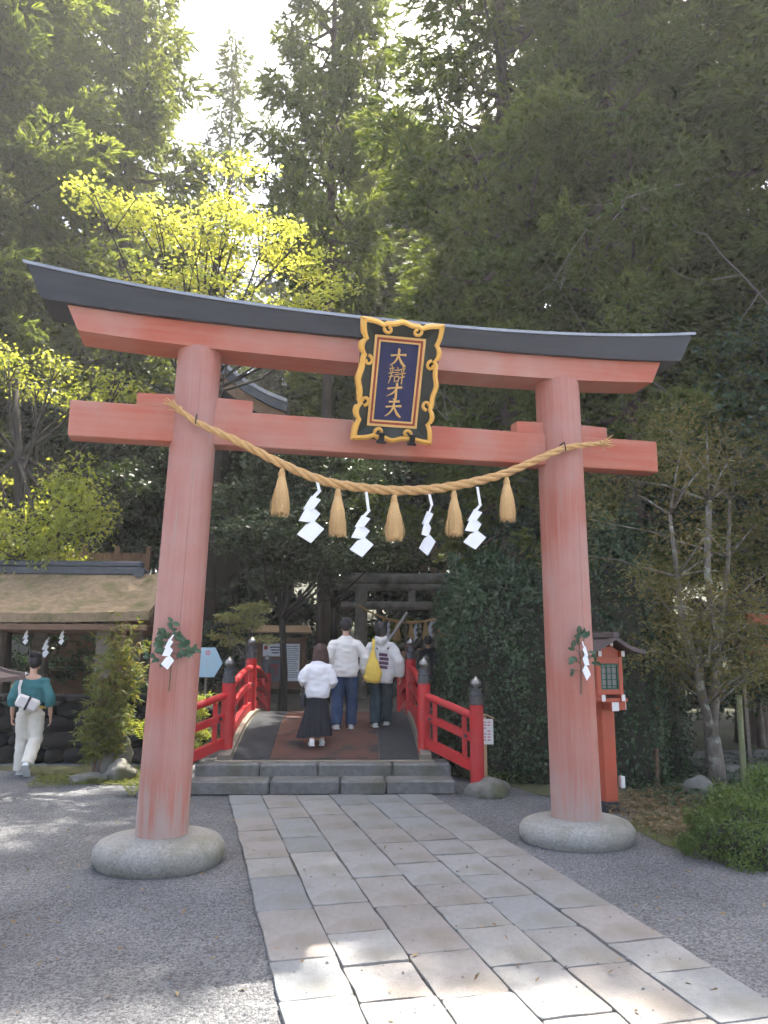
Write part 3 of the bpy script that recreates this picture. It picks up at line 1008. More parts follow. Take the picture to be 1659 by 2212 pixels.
# ------------------------------------------------------------ sprigs tied to the pillars, with paper streamers
def leaf_shape(l, w, n=5, fold=0.18, curl=0.12):
    """Pointed oval leaf with a folded midrib, lying along +x."""
    V = [(0, 0, 0)]
    for i in range(1, n):
        f = i / n
        hw = w * 0.5 * math.sin(math.pi * f ** 0.85) ** 0.8
        z = -curl * l * f * f
        V += [(l * f, -hw, z + fold * hw), (l * f, 0, z), (l * f, hw, z + fold * hw)]
    V.append((l, 0, -curl * l))
    F = [(0, 1, 2), (0, 2, 3)]
    for i in range(n - 2):
        a = 1 + 3 * i
        F += [(a, a + 3, a + 4, a + 1), (a + 1, a + 4, a + 5, a + 2)]
    a = 1 + 3 * (n - 2)
    e = len(V) - 1
    F += [(a, e, a + 1), (a + 1, e, a + 2)]
    me = bpy.data.meshes.new('leaf')
    me.from_pydata(V, [], F)
    me.attributes.new('rnd', 'FLOAT', 'FACE').data.foreach_set('value', [random.random()] * len(F))
    return me


def sprig(side, zb, zt, width, nl, ll, seed, label, slabel, sh):
    r = random.Random(seed)
    x, rad = pillar_at(side, (zb + zt) / 2)
    ang = -1.72 if side == 'L' else -1.62
    bx, by = x + rad * math.cos(ang), rad * math.sin(ang)
    root = empty('leafy_sprig', gp(bx, by - 0.012, zb), GA)
    tag(root, label, 'sprig', 'evergreen sprigs tied to the gate pillars')
    h = zt - zb
    m = MB().tube([(0, 0, 0), (0.006, -0.004, h * 0.35), (-0.004, -0.006, h * 0.7), (0.0, -0.012, h)], [0.007, 0.006, 0.005, 0.002], seg=6)
    nodes = []
    for k in range(9):
        z0 = h * (0.36 + 0.06 * k)
        sgn = 1 if k % 2 else -1
        tip = Vector((sgn * width * (0.55 + 0.45 * r.random()) * (1.0 - 0.07 * k), -0.02 - 0.03 * r.random(), z0 + h * r.uniform(-0.02, 0.2)))
        m.tube([(0, -0.005, z0), tip * 0.5 + Vector((0, -0.02, z0 * 0.5 + 0.01)), tip], [0.004, 0.003, 0.0015], seg=5)
        nodes.append((Vector((0, -0.005, z0)), tip))
    m.build('stem', 'wood_brown', root)
    metas = [leaf_shape(ll * q, ll * q * (0.62 if side == 'L' else 0.5)) for q in (0.8, 1.0, 1.15)]
    for me in metas:
        me.materials.append(M['sakaki_leaf'])
    for k in range(nl):
        a, b = nodes[k % len(nodes)]
        p = a.lerp(b, r.uniform(0.3, 1.05)) if k > 5 else Vector((0, -0.012, h * r.uniform(0.85, 1.0)))
        o = bpy.data.objects.new('leaf', metas[k % 3])
        col.objects.link(o)
        o.parent = root
        o.location = p + Vector((0, r.uniform(-0.03, 0), 0))
        d = (b - a).normalized()
        az = math.atan2(d.z, d.x) + r.gauss(0, 0.75)
        dv = Vector((math.cos(az), r.uniform(-0.5, 0.05), math.sin(az) - 0.15)).normalized()
        nrm = (Vector((r.gauss(0, 0.35), -1, 0.35 + r.gauss(0, 0.3)))).normalized()
        y = nrm.cross(dv).normalized()
        o.matrix_local = Matrix.Translation(o.location) @ Matrix((dv, y, dv.cross(y))).transposed().to_4x4()
    s = empty('paper_streamer', gp(bx + sh[0], by - 0.075, zb + sh[1]), GA)
    tag(s, slabel, 'paper streamer', 'paper streamers on the pillar sprigs')
    shide_mesh(sh[2], sh[3], seed, sh[4], 0.06).build('folded_paper', 'paper', s)


sprig('L', 1.33, 1.87, 0.20, 110, 0.056, 5, 'bushy dark evergreen sprig tied flat to the pillar with the woman in teal behind', 'white zigzag paper streamer on the bushy sprig of the pillar near the roofed washing pavilion', (0.012, 0.445, 0.275, 1, 1.0))
sprig('R', 1.28, 1.84, 0.145, 34, 0.072, 9, 'sparse evergreen sprig with separate oval leaves tied to the pillar before the red lantern', 'narrow white zigzag paper streamer on the sparse sprig before the red lantern', (0.0, 0.47, 0.35, -1, 0.62))

# ============================================================ STEPS AND BRIDGE
steps = empty('stone_steps', bp(9.45, -0.31, 0), -BA)
tag(steps, 'two low weathered granite steps leading up to the red bridge', 'steps')
for row, (s0, z, xs) in enumerate(((-0.18, 0.165, (-1.57, -0.62, 0.20, 0.74, 1.56)), (0.16, 0.305, (-1.56, -0.78, -0.08, 0.83, 1.55)))):
    for a, b in zip(xs[:-1], xs[1:]):
        h = 0.165 if row == 0 else 0.30
        m = MB().box(((a + b) / 2, 0.24, z - h / 2), (b - a - 0.012, 0.46, h), bevel=0.022)
        for q in m.v:
            q += Vector((0, 0, 0.008 * noise.noise(q * 5 + Vector((row * 7, a * 3, 0)))))
        m.build('step_block', 'step_stone', steps, loc=(0, s0, 0))

bridge = empty('arched_bridge', bp(12.35, -0.31, 0), -BA)
tag(bridge, 'red arched footbridge with black-capped posts and brown matting beyond the stone steps', 'bridge')


def bl(s, t, z):
    """Bridge coordinates to the bridge's own frame: x across, y along."""
    return Vector((t + 0.31, s - 12.35, z))


SS = [9.86 + 0.2 * k for k in range(26)]


def deck_strip(t0, t1, dz, th, s0=9.86, s1=14.86):
    secs = []
    n = 26
    for k in range(n):
        s = s0 + (s1 - s0) * k / (n - 1)
        z = deck_z(s) + dz
        secs.append([bl(s, t0, z - th), bl(s, t0, z), bl(s, t1, z), bl(s, t1, z - th)])
    return MB().sweep(secs)


deck_strip(-1.66, 1.04, -0.02, 0.2).build('deck', 'wood_grey', bridge, smooth=20)
deck_strip(-1.45, -0.992, 0.0, 0.012).build('side_mat', 'mat_black', bridge, smooth=20)
deck_strip(0.374, 0.865, 0.0, 0.012).build('side_mat', 'mat_black', bridge, smooth=20)
deck_strip(-0.988, 0.37, 0.002, 0.014).build('middle_mat', 'mat_brown', bridge, smooth=20)
for t0, t1 in ((-1.64, -1.47), (0.885, 1.02)):
    deck_strip(t0, t1, 0.045, 0.06).build('edge_board', 'wood_grey', bridge, smooth=20)
MB().box(bl(9.80, -0.31, 0.27), (2.72, 0.09, 0.11), bevel=0.01).build('threshold', 'wood_grey', bridge)


def bridge_post(P, h=1.10, r=0.083):
    post = MB().tube([P + Vector((0, 0, -0.22)), P + Vector((0, 0, h * 0.77))], r, seg=20).build('post', 'bridge_red', bridge, smooth=True)
    c = MB()
    z = h * 0.765
    c.lathe([(r + 0.006, z), (r + 0.008, z + 0.02), (r + 0.002, z + 0.022), (r - 0.004, z + 0.10), (r + 0.003, z + 0.104), (r + 0.003, z + 0.118), (r - 0.012, z + 0.122), (r - 0.02, z + 0.17), (r - 0.01, z + 0.174), (r - 0.012, z + 0.188), (r - 0.045, z + 0.192), (0.01, z + 0.192)], P, seg=20)
    c.build('cap', 'cap_metal', post, smooth=25)
    f = MB().lathe([(0.038, z + 0.19), (0.034, z + 0.205), (0.058, z + 0.225), (0.066, z + 0.25), (0.060, z + 0.278), (0.040, z + 0.30), (0.018, z + 0.315), (0.006, z + 0.335), (0.001, z + 0.34)], P, seg=16)
    f.build('finial', 'finial_metal', post, smooth=180)
    return post


def rail_run(A, B, zf, m='bridge_red'):
    """Three rails and short props between two post centres, following the height function zf(point)."""
    n = 9
    pts = [A.lerp(B, k / (n - 1)) for k in range(n)]
    for hgt, w, h in ((0.70, 0.075, 0.085), (0.44, 0.06, 0.085), (0.12, 0.07, 0.12)):
        if h == 0.085 and hgt == 0.70:
            MB().tube([Vector((p.x, p.y, zf(p) + hgt)) for p in pts], 0.046, seg=12).build('rail', m, bridge, smooth=True)
        else:
            secs = []
            d = (B - A).normalized()
            sd_ = Vector((d.y, -d.x, 0)).normalized() * w / 2
            for p in pts:
                q = Vector((p.x, p.y, zf(p) + hgt))
                hh = Vector((0, 0, h / 2))
                secs.append([q - sd_ - hh, q - sd_ + hh, q + sd_ + hh, q + sd_ - hh])
            MB().sweep(secs).build('rail', m, bridge, smooth=20)
    for f in (0.22, 0.78):
        p = A.lerp(B, f)
        z = zf(p)
        MB().box((p.x, p.y, z + 0.355), (0.055, 0.055, 0.60), bevel=0.004).build('prop', m, bridge)
    d = (B - A).normalized()
    sd_ = Vector((d.y, -d.x, 0)).normalized()
    for p in (A + d * 0.16, B - d * 0.16):
        for g in (-1, 1):
            q = p + sd_ * g * 0.034
            MB().tube([Vector((q.x, q.y, zf(p) + 0.44)), Vector((q.x, q.y, zf(p) + 0.44)) + sd_ * g * 0.012], 0.024, seg=10).build('boss', 'cap_metal', bridge)


dz = lambda p: deck_z(p.y + 12.35)
ps = (10.10, 12.30, 14.60)
for t in (-1.57, 0.953):
    for s in ps:
        P = bl(s, t, deck_z(s))
        bridge_post(P)
    for s, s2 in zip(ps[:-1], ps[1:]):
        rail_run(bl(s, t, 0), bl(s2, t, 0), dz)
# splayed wings at the near end, their end posts on the bank
zn = deck_z(10.1)
for t, te in ((-1.57, -2.13), (0.953, 1.50)):
    A, B = bl(10.10, t, 0), bl(9.27, te, 0)
    L = (B - A).length
    zf = lambda p, A=A, L=L: zn + (0.185 - zn) * min(1, Vector((p.x - A.x, p.y - A.y, 0)).length / L)
    bridge_post(Vector((B.x, B.y, 0.185)))
    rail_run(A, B, zf)
    A2, B2 = bl(14.60, t, 0), bl(15.45, te, 0)
    zf2 = lambda p, A=A2, L=L: deck_z(14.6) + (0.40 - deck_z(14.6)) * min(1, Vector((p.x - A.x, p.y - A.y, 0)).length / L)
    bridge_post(Vector((B2.x, B2.y, 0.42)))
    rail_run(A2, B2, zf2)
# rocks carrying the end posts and lining the banks
for k, (s, t, r, lb) in enumerate(((9.24, 1.60, (0.26, 0.22, 0.20), 'rounded pale rock under the end post of the red bridge, beside the notice stake'), (9.22, -2.15, (0.26, 0.22, 0.20), 'rock under the bridge wing post hidden behind the gate pillar'))):
    tag(MB().rock((0, 0, 0.02), r, k + 2, 3).build('rock', 'rock', smooth=50, loc=bp(s, t, 0)), lb, 'rock', 'garden rocks')
for k, (x, y, r, lb) in enumerate(((-0.86, 10.75, (0.20, 0.17, 0.16), 'small pale pointed rock at the foot of the leafy shrub by the gate pillar'), (-1.0, 11.1, (0.26, 0.2, 0.36), 'tall lumpy grey rock behind the leafy shrub by the gate pillar'), (-1.22, 10.7, (0.24, 0.14, 0.07), 'flat low rock lying before the leafy shrub'), (5.75, 8.05, (0.16, 0.14, 0.16), 'small rounded grey stone in the planting bed behind the azalea bush'), (7.0, 9.2, (0.22, 0.18, 0.12), 'grey garden rock beside the slender maple trunks'))):
    tag(MB().rock((0, 0, r[2] * 0.55), r, k + 5, 3, 0.4).build('rock', 'rock', smooth=50, loc=(x, y, 0)), lb, 'rock', 'garden rocks')

# notice on a stake
st = empty('notice_stake', (3.62, 9.33, 0), -0.25)
tag(st, 'small white paper notice under a wooden gable on a thin stake by the bridge', 'notice')
MB().box((0, 0.012, 0.42), (0.035, 0.02, 0.84)).build('stake', 'wood_pale', st)
MB().box((0, -0.006, 0.66), (0.20, 0.012, 0.31)).build('board', 'white_paint', st)
m = MB().prism([(-0.115, 0.815), (0, 0.862), (0.115, 0.815), (0.115, 0.828), (0, 0.877), (-0.115, 0.828)], -0.03, 0.02)
m.build('gable', 'wood_pale', st)
m = MB()
for c in range(3):
    for r_ in range(7):
        if (c * 7 + r_) % 6 != 4:
            m.box((-0.055 + 0.05 * c, -0.0135, 0.775 - 0.036 * r_), (0.024 + 0.006 * ((r_ * 3 + c) % 3), 0.002, 0.016))
m.build('lettering', 'sign_pink', st)

# ============================================================ LANTERNS
def lantern(loc, rz, label):
    L = empty('wooden_lantern', loc, rz)
    tag(L, label, 'lantern', 'red wooden lanterns beside the gate')
    MB().box((0, 0, 0.055), (0.165, 0.165, 0.11), bevel=0.006).build('foot', 'black_paint', L)
    MB().box((0, 0, 0.575), (0.145, 0.145, 0.93), bevel=0.006).build('post', 'vermilion_deep', L)
    for ax in (0, 1):
        sz = (0.46, 0.085, 0.095) if ax == 0 else (0.085, 0.46, 0.095)
        zc = 1.085 + 0.004 * ax
        a = MB().box((0, 0, zc), sz, bevel=0.004).build('arm', 'vermilion_deep', L)
        for g in (-1, 1):
            c = (g * 0.234, 0, zc) if ax == 0 else (0, g * 0.234, zc)
            s_ = (0.006, 0.078, 0.088) if ax == 0 else (0.078, 0.006, 0.088)
            MB().box(c, s_).build('end_cap', 'white_paint', a)
    MB().box((0, 0, 1.153), (0.36, 0.36, 0.035), bevel=0.004).build('platform', 'vermilion_deep', L)
    for g in (-1, 1):
        b = MB().box((g * 0.115, 0, 1.175), (0.045, 0.40, 0.07), bevel=0.003).build('joist', 'vermilion_deep', L)
        for e in (-1, 1):
            MB().box((g * 0.115, e * 0.203, 1.175), (0.04, 0.006, 0.066)).build('end_cap', 'white_paint', b)
    # box: four corner posts, top and bottom rails, latticed windows
    for gx in (-1, 1):
        for gy in (-1, 1):
            MB().box((gx * 0.128, gy * 0.128, 1.40), (0.046, 0.046, 0.40), bevel=0.003).build('corner_post', 'vermilion_deep', L)
    for k in range(4):
        rot = Matrix.Rotation(k * math.pi / 2, 4, 'Z')
        for z, h in ((1.235, 0.05), (1.565, 0.065)):
            MB().box((0, -0.128, z), (0.21, 0.04, h), bevel=0.002, M=rot).build('box_rail', 'vermilion_deep', L)
        w = MB().box((0, -0.118, 1.395), (0.206, 0.006, 0.27), M=rot).build('window', 'frosted', L)
        fr = MB()
        for g in (-1, 1):
            fr.box((g * 0.096, -0.136, 1.395), (0.018, 0.016, 0.272), M=rot)
            fr.box((0, -0.136, 1.395 + g * 0.127), (0.174, 0.016, 0.018), M=rot)
        fr.build('window_frame', 'lattice_green', w)
        for i in range(2):
            MB().box((-0.029 + 0.058 * i, -0.134, 1.395), (0.009, 0.010, 0.236), M=rot).build('lattice_bar', 'lattice_green', w)
        for i in range(4):
            MB().box((0, -0.1325, 1.395 - 0.094 + 0.0627 * i), (0.174, 0.007, 0.009), M=rot).build('lattice_bar', 'lattice_green', w)
    MB().prism([(-0.15, 1.60), (0.15, 1.60), (0.11, 1.67), (0, 1.735), (-0.11, 1.67)], -0.14, 0.14).build('gable_wall', 'vermilion_deep', L)
    for g in (-1, 1):
        p = MB().box((g * 0.135, 0, 1.635), (0.042, 0.40, 0.06), bevel=0.003).build('purlin', 'vermilion_deep', L)
        for e in (-1, 1):
            MB().box((g * 0.135, e * 0.203, 1.635), (0.038, 0.006, 0.056)).build('end_cap', 'white_paint', p)
    p = MB().box((0, 0, 1.732), (0.04, 0.42, 0.045), bevel=0.003).build('purlin', 'vermilion_deep', L)
    for e in (-1, 1):
        MB().box((0, e * 0.213, 1.732), (0.03, 0.006, 0.03)).build('end_cap', 'white_paint', p)
    # curved gabled roof: ridge along y, eaves sweeping out
    prof = [(0.0, 1.785), (0.09, 1.728), (0.18, 1.678), (0.27, 1.648), (0.345, 1.636)]
    for g in (-1, 1):
        up_ = [(g * x, z + 0.022) for x, z in prof]
        dn = [(g * x, z - 0.004) for x, z in prof]
        rf = MB().prism(up_ + dn[::-1], -0.31, 0.31).build('roof_slope', 'roof_copper', L)
        for e in (-1, 1):
            MB().prism([(x, z + 0.018) for x, z in up_] + up_[::-1], e * 0.27 - 0.035, e * 0.27 + 0.035).build('verge', 'roof_copper', rf)
    MB().box((0, 0, 1.832), (0.075, 0.64, 0.06), bevel=0.006).build('ridge', 'roof_copper', L)
    return L


lr = lantern((4.33, 7.62, 0.0), GA, 'red wooden lantern with dark roof and green lattice windows behind the gate pillar')
lantern((-1.385, 4.98, -0.165), R(-4), 'lantern at the picture edge, only its pale roof corner showing before the person in teal')
bxm = MB().box((4.47, 7.58, 0.30), (0.05, 0.06, 0.12), bevel=0.006)
tag(bxm.build('outlet_box', 'white_paint'), 'small white electrical box low on the red lantern post', 'electrical box')

# ============================================================ WASHING PAVILION
wp = empty('washing_pavilion', bp(14.15, -6.3, 0), -BA)
tag(wp, 'open washing pavilion with thick mossy bark roof and dark ridge beside the gate', 'pavilion')
t0, t1 = -2.6, 2.98       # across, in the pavilion's frame
for g in (-1, 1):
    secs = []
    nf = 15
    for k in range(64):
        x = t0 + (t1 - t0) * k / 63
        e = 0.05 * abs((x - 0.2) / 2.8) ** 3
        pts_u, pts_d = [], []
        for q in range(nf):
            f = q / (nf - 1)
            y = g * (0.1 + 1.35 * f)
            z = 3.02 - 0.78 * f - 0.09 * math.sin(math.pi * f) + e * f
            zz = z + 0.022 * noise.noise(Vector((x * 5, f * 9, g))) + 0.014 * noise.noise(Vector((x * 14, f * 22, g))) - 0.012 * ((f * 9) % 1.0)
            pts_u.append((x, y, zz))
            pts_d.append((x, y, z - 0.05 - 0.10 * f))
        secs.append(pts_u + pts_d[::-1])
    MB().sweep(secs).build('roof_slope', 'bark_roof', wp)
    MB().box(((t0 + t1) / 2, g * 1.41, 2.015), (t1 - t0 - 0.04, 0.10, 0.10), bevel=0.01).build('eave_board', 'wood_brown', wp)
    for k in range(22):
        x = t0 + 0.14 + (t1 - t0 - 0.28) * k / 21
        MB().beam((x, g * 0.1, 2.84), (x, g * 1.36, 2.06), 0.05, 0.06).build('rafter', 'wood_brown', wp)
MB().box(((t0 + t1) / 2 - 0.25, 0, 3.07), (t1 - t0 - 0.55, 0.30, 0.14), bevel=0.02).build('ridge_base', 'tile_dark', wp)
MB().box(((t0 + t1) / 2 - 0.27, 0, 3.20), (t1 - t0 - 0.5, 0.22, 0.12), bevel=0.03).build('ridge_cap', 'tile_dark', wp)
MB().tube([(2.42, -0.2, 3.05), (2.42, 0.2, 3.05)], 0.10, seg=14).build('ridge_ornament', 'tile_dark', wp)
for x in (-1.9, 0.35, 2.15):
    for y in (-0.95, 0.95):
        MB().box((x, y, 1.05), (0.24 if x > 0 else 0.2, 0.22, 2.1), bevel=0.012).build('post', 'wood_grey', wp)
for y in (-0.95, 0.95):
    MB().box((0.15, y, 2.02), (4.7, 0.12, 0.17), bevel=0.01).build('wall_plate', 'wood_brown', wp)
    MB().box((0.15, y, 0.62), (4.6, 0.07, 0.09), bevel=0.005).build('low_rail', 'wood_grey', wp)
for x in (-1.9, 0.35, 2.15):
    MB().box((x, 0, 2.06), (0.12, 2.1, 0.15), bevel=0.01).build('cross_beam', 'wood_brown', wp)
MB().prism([(-1.0, 2.1), (1.0, 2.1), (0, 2.85)], -0.02, 0.02, Matrix.Translation((2.5, 0, 0)) @ Matrix.Rotation(math.pi / 2, 4, 'Z')).build('gable_board', 'wood_brown', wp)
bs = empty('water_basin', bp(14.15, -6.2, 0), -BA)
tag(bs, 'dark stone water basin under the mossy pavilion roof', 'basin')
MB().box((0, 0, 0.38), (2.2, 0.9, 0.76), bevel=0.05).build('trough', 'rock', bs)
MB().box((0, 0, 0.765), (1.9, 0.62, 0.01)).build('water_surface', 'tile_dark', bs)
for k, (tt, ss) in enumerate(((-5.95, 12.86), (-5.3, 12.86), (-4.72, 12.86), (-5.05, 13.1))):
    o = shide_mesh(0.26 if k < 3 else 0.34, 1, k, 1.1, 0.2).build('paper_streamer', 'paper', loc=bp(ss, tt, 1.99 if k < 3 else 1.86), rz=-BA)
    tag(o, ('leftmost small white paper streamer under the pavilion eave', 'small white paper streamer second from the left under the pavilion eave', 'rightmost small white paper streamer under the pavilion eave', 'longer, lower white paper streamer inside the pavilion eave')[k], 'paper streamer', 'paper streamers under the pavilion eave')

# low stone wall of the bank behind the walking woman, deep shade in its colour
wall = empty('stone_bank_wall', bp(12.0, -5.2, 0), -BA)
tag(wall, 'low stone retaining wall coloured dark as if in deep shade behind the person in teal', 'wall')
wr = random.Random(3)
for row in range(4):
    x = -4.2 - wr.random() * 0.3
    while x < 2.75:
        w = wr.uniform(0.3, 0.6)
        MB().rock((0, 0, 0), (w * 0.56, 0.2, 0.14), int(x * 10) + row * 50, 2, 0.22).build('stone', 'rock_shaded', wall, smooth=50, loc=(x + w / 2, wr.uniform(-0.04, 0.04) + 0.05 * row, 0.1 + row * 0.215))
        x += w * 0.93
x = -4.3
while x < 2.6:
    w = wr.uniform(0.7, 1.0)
    MB().box((0, 0.2, 0.93), (w - 0.02, 0.5, 0.09), bevel=0.018).build('coping', 'rock_shaded' if wr.random() < 0.6 else 'step_stone', wall, loc=(x + w / 2, 0, 0))
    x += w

# ============================================================ BEYOND THE BRIDGE
# second gate of grey logs, with its own rope
g2o = bp(21.05, 0.75 + 1.33, 0.40)
g2a = -BA
P0 = Vector((4.525, 21.09))
P1 = Vector((7.211, 20.43))
ga2 = math.atan2(P1.y - P0.y, P1.x - P0.x)
mid = (P0 + P1) / 2
lg = empty('log_gate', (mid.x, mid.y, 0.40), ga2)
tag(lg, 'small grey log gate hung with a straw rope beyond the red bridge', 'log gate')
for x in (-1.38, 1.38):
    MB().tube([(x, 0, -0.05), (x, 0, 1.5), (x, 0, 3.05)], [0.19, 0.18, 0.17], seg=20).build('pillar', 'wood_log', lg, smooth=True)
MB().tube([(-2.3, 0, 3.30), (0, 0, 3.27), (2.3, 0, 3.30)], 0.16, seg=18).build('top_log', 'wood_log', lg, smooth=True)
MB().tube([(-2.15, 0, 3.04), (2.15, 0, 3.04)], 0.10, seg=14).build('under_log', 'wood_log', lg, smooth=True)
MB().tube([(-1.95, 0, 2.52), (1.95, 0, 2.52)], 0.12, seg=16).build('tie_log', 'wood_log', lg, smooth=True)
MB().box((0.05, 0, 2.77), (0.2, 0.16, 0.34), bevel=0.01).build('strut', 'wood_log', lg)
lm = Matrix.Translation((mid.x, mid.y, 0.40)) @ Matrix.Rotation(ga2, 4, 'Z')
cur = [(x, -0.2, 2.52 - 0.48 * (1 - (x / 1.45) ** 2)) for x in np.linspace(-1.45, 1.45, 21)]
r2 = MB().tube(cur, [0.02 + 0.018 * math.sin(math.pi * k / 20) for k in range(21)], seg=8).build('sacred_rope', 'rope_straw', smooth=True)
r2.matrix_world = lm
tag(r2, 'thin straw rope hanging across the small log gate beyond the bridge', 'rope')
tm = tassel_mesh(50)
for k, x in enumerate((-0.75, -0.37, 0.02, 0.43, 0.85)):
    z = 2.52 - 0.48 * (1 - (x / 1.45) ** 2)
    o = link('straw_tassel', tm, 'tassel_straw')
    o.matrix_world = lm @ Matrix.Translation((x, -0.2, z - 0.02)) @ Matrix.Scale(1.25, 4)
    tag(o, ('first', 'second', 'third', 'fourth', 'fifth')[k] + ' small straw tassel from the left on the log gate rope', 'tassel', 'tassels on the log gate rope')
for k, x in enumerate((-0.56, 0.2, 0.62)):
    z = 2.52 - 0.48 * (1 - (x / 1.45) ** 2)
    o = shide_mesh(0.6, 1, k + 9, 1.0, 0.3).build('paper_streamer', 'paper')
    o.matrix_world = lm @ Matrix.Translation((x, -0.22, z))
    tag(o, ('leftmost', 'middle', 'rightmost')[k] + ' small white paper streamer on the log gate rope', 'paper streamer', 'streamers on the log gate rope')

# notice board with a little roof
nb = empty('notice_board', bp(17.4, -1.56, 0.40), -BA + 0.05)
tag(nb, 'brown wooden notice board with small shingled roof and white sheets', 'notice board')
for x in (-0.5, 0.5):
    MB().box((x, 0, 0.80), (0.10, 0.10, 1.6), bevel=0.006).build('post', 'wood_brown', nb)
MB().box((0, 0, 0.96), (0.92, 0.05, 1.06)).build('back_board', 'wood_brown', nb)
for z in (0.46, 1.50):
    MB().box((0, -0.01, z), (1.02, 0.09, 0.09), bevel=0.005).build('rail', 'wood_brown', nb)
for g in (-1, 1):
    MB().prism([(-0.68, 1.60), (0.68, 1.60), (0.60, 1.86), (-0.60, 1.86)], -0.012, 0.012, Matrix.Translation((0, g * 0.17, 0)) @ Matrix.Translation((0, 0, 1.73)) @ Matrix.Rotation(-g * -0.95, 4, 'X') @ Matrix.Translation((0, 0, -1.73))).build('roof_slope', 'wood_pale', nb)
sheet1 = MB().box((-0.19, -0.031, 1.27), (0.44, 0.006, 0.28)).build('paper_sheet', 'paper', nb)
sheet2 = MB().box((0.24, -0.031, 1.0), (0.34, 0.006, 0.82)).build('paper_sheet', 'paper', nb)
m = MB().lathe([(0.001, 0), (0.045, 0.0), (0.045, 0.004), (0.001, 0.004)], seg=14)
e = m.build('emblem', 'sign_red', sheet1)
e.matrix_local = Matrix.Translation((-0.345, -0.034, 1.32)) @ Matrix.Rotation(math.pi / 2, 4, 'X')
m = MB()
for k in range(3):
    m.box((-0.13, -0.0355, 1.33 - 0.06 * k), (0.26 - 0.05 * k, 0.002, 0.028))
m.build('lettering', 'sign_ink', sheet1)
m = MB()
for k in range(15):
    m.box((0.24 - (0.02 if k % 4 == 3 else 0), -0.0355, 1.35 - 0.048 * k), (0.27 - (0.04 if k % 4 == 3 else 0), 0.002, 0.012))
m.build('lettering', 'sign_ink', sheet2)
ph = MB().box((-0.19, -0.031, 0.82), (0.44, 0.006, 0.48)).build('poster', 'sign_ink', nb)
m = MB()
m.box((-0.19, -0.0355, 0.94), (0.30, 0.002, 0.03)).box((-0.19, -0.0355, 0.88), (0.24, 0.002, 0.02)).box((-0.27, -0.0355, 0.80), (0.03, 0.002, 0.18)).box((-0.11, -0.0355, 0.80), (0.03, 0.002, 0.18))
m.build('gate_picture', 'sign_red', ph)

# light blue hexagonal sign
hx_ = empty('hexagon_sign', bp(12.85, -2.38, 0), -BA)
tag(hx_, 'light blue hexagonal sign board with a pink emblem beside the gate pillar', 'sign')
MB().prism([(-0.14, 1.22), (0.14, 1.22), (0.27, 1.45), (0.14, 1.70), (-0.14, 1.70), (-0.27, 1.45)], -0.012, 0.012).build('board', 'sign_blue', hx_)
MB().tube([(0, 0.03, 0), (0, 0.03, 1.3)], 0.02, seg=8).build('stake', 'wood_grey', hx_)
m = MB()
for k in range(5):
    a = k * 1.257 + 0.3
    m.prism([(0.025 + 0.028 * math.cos(a) + 0.018 * math.cos(b), 1.615 + 0.028 * math.sin(a) + 0.018 * math.sin(b)) for b in (0, 1.05, 2.1, 3.14, 4.19, 5.24)], -0.0145 - 0.0003 * k, -0.0125)
m.build('emblem', 'sign_pink', hx_)
m = MB()
for c, n in ((0.10, 5), (0.02, 7), (-0.06, 4)):
    for k in range(n):
        z = 1.53 - 0.038 * k
        m.box((c, -0.0135, z), (0.024, 0.002, 0.006)).box((c + 0.004, -0.0138, z - 0.012), (0.006, 0.002, 0.02))
m.build('lettering', 'steel', hx_)

# wooden fence far behind
fc = empty('wooden_fence', bp(25.3, -3.2, 0.4), -BA)
tag(fc, 'tall brown slatted wooden fence behind the notice board', 'fence')
for k in range(30):
    MB().box((-2.6 + 0.18 * k, 0, 1.5), (0.085, 0.06, 3.0 + 0.05 * (k % 2))).build('slat', 'wood_grey', fc)
for z in (0.6, 1.7, 2.7):
    MB().box((0, -0.065, z), (5.6, 0.06, 0.14)).build('rail', 'wood_pale', fc)
fc = empty('wooden_fence', bp(17.2, -5.6, 0.4), -BA)
tag(fc, 'reddish board fence behind the ridge of the mossy pavilion roof', 'fence')
for k in range(11):
    MB().box((-1.15 + 0.21 * k, 0, 1.7), (0.2, 0.03, 3.4)).build('board', 'wood_brown', fc)
for k in range(4):
    MB().box((-1.1 + 0.7 * k, 0.06, 1.78), (0.1, 0.08, 3.55)).build('post', 'wood_brown', fc)

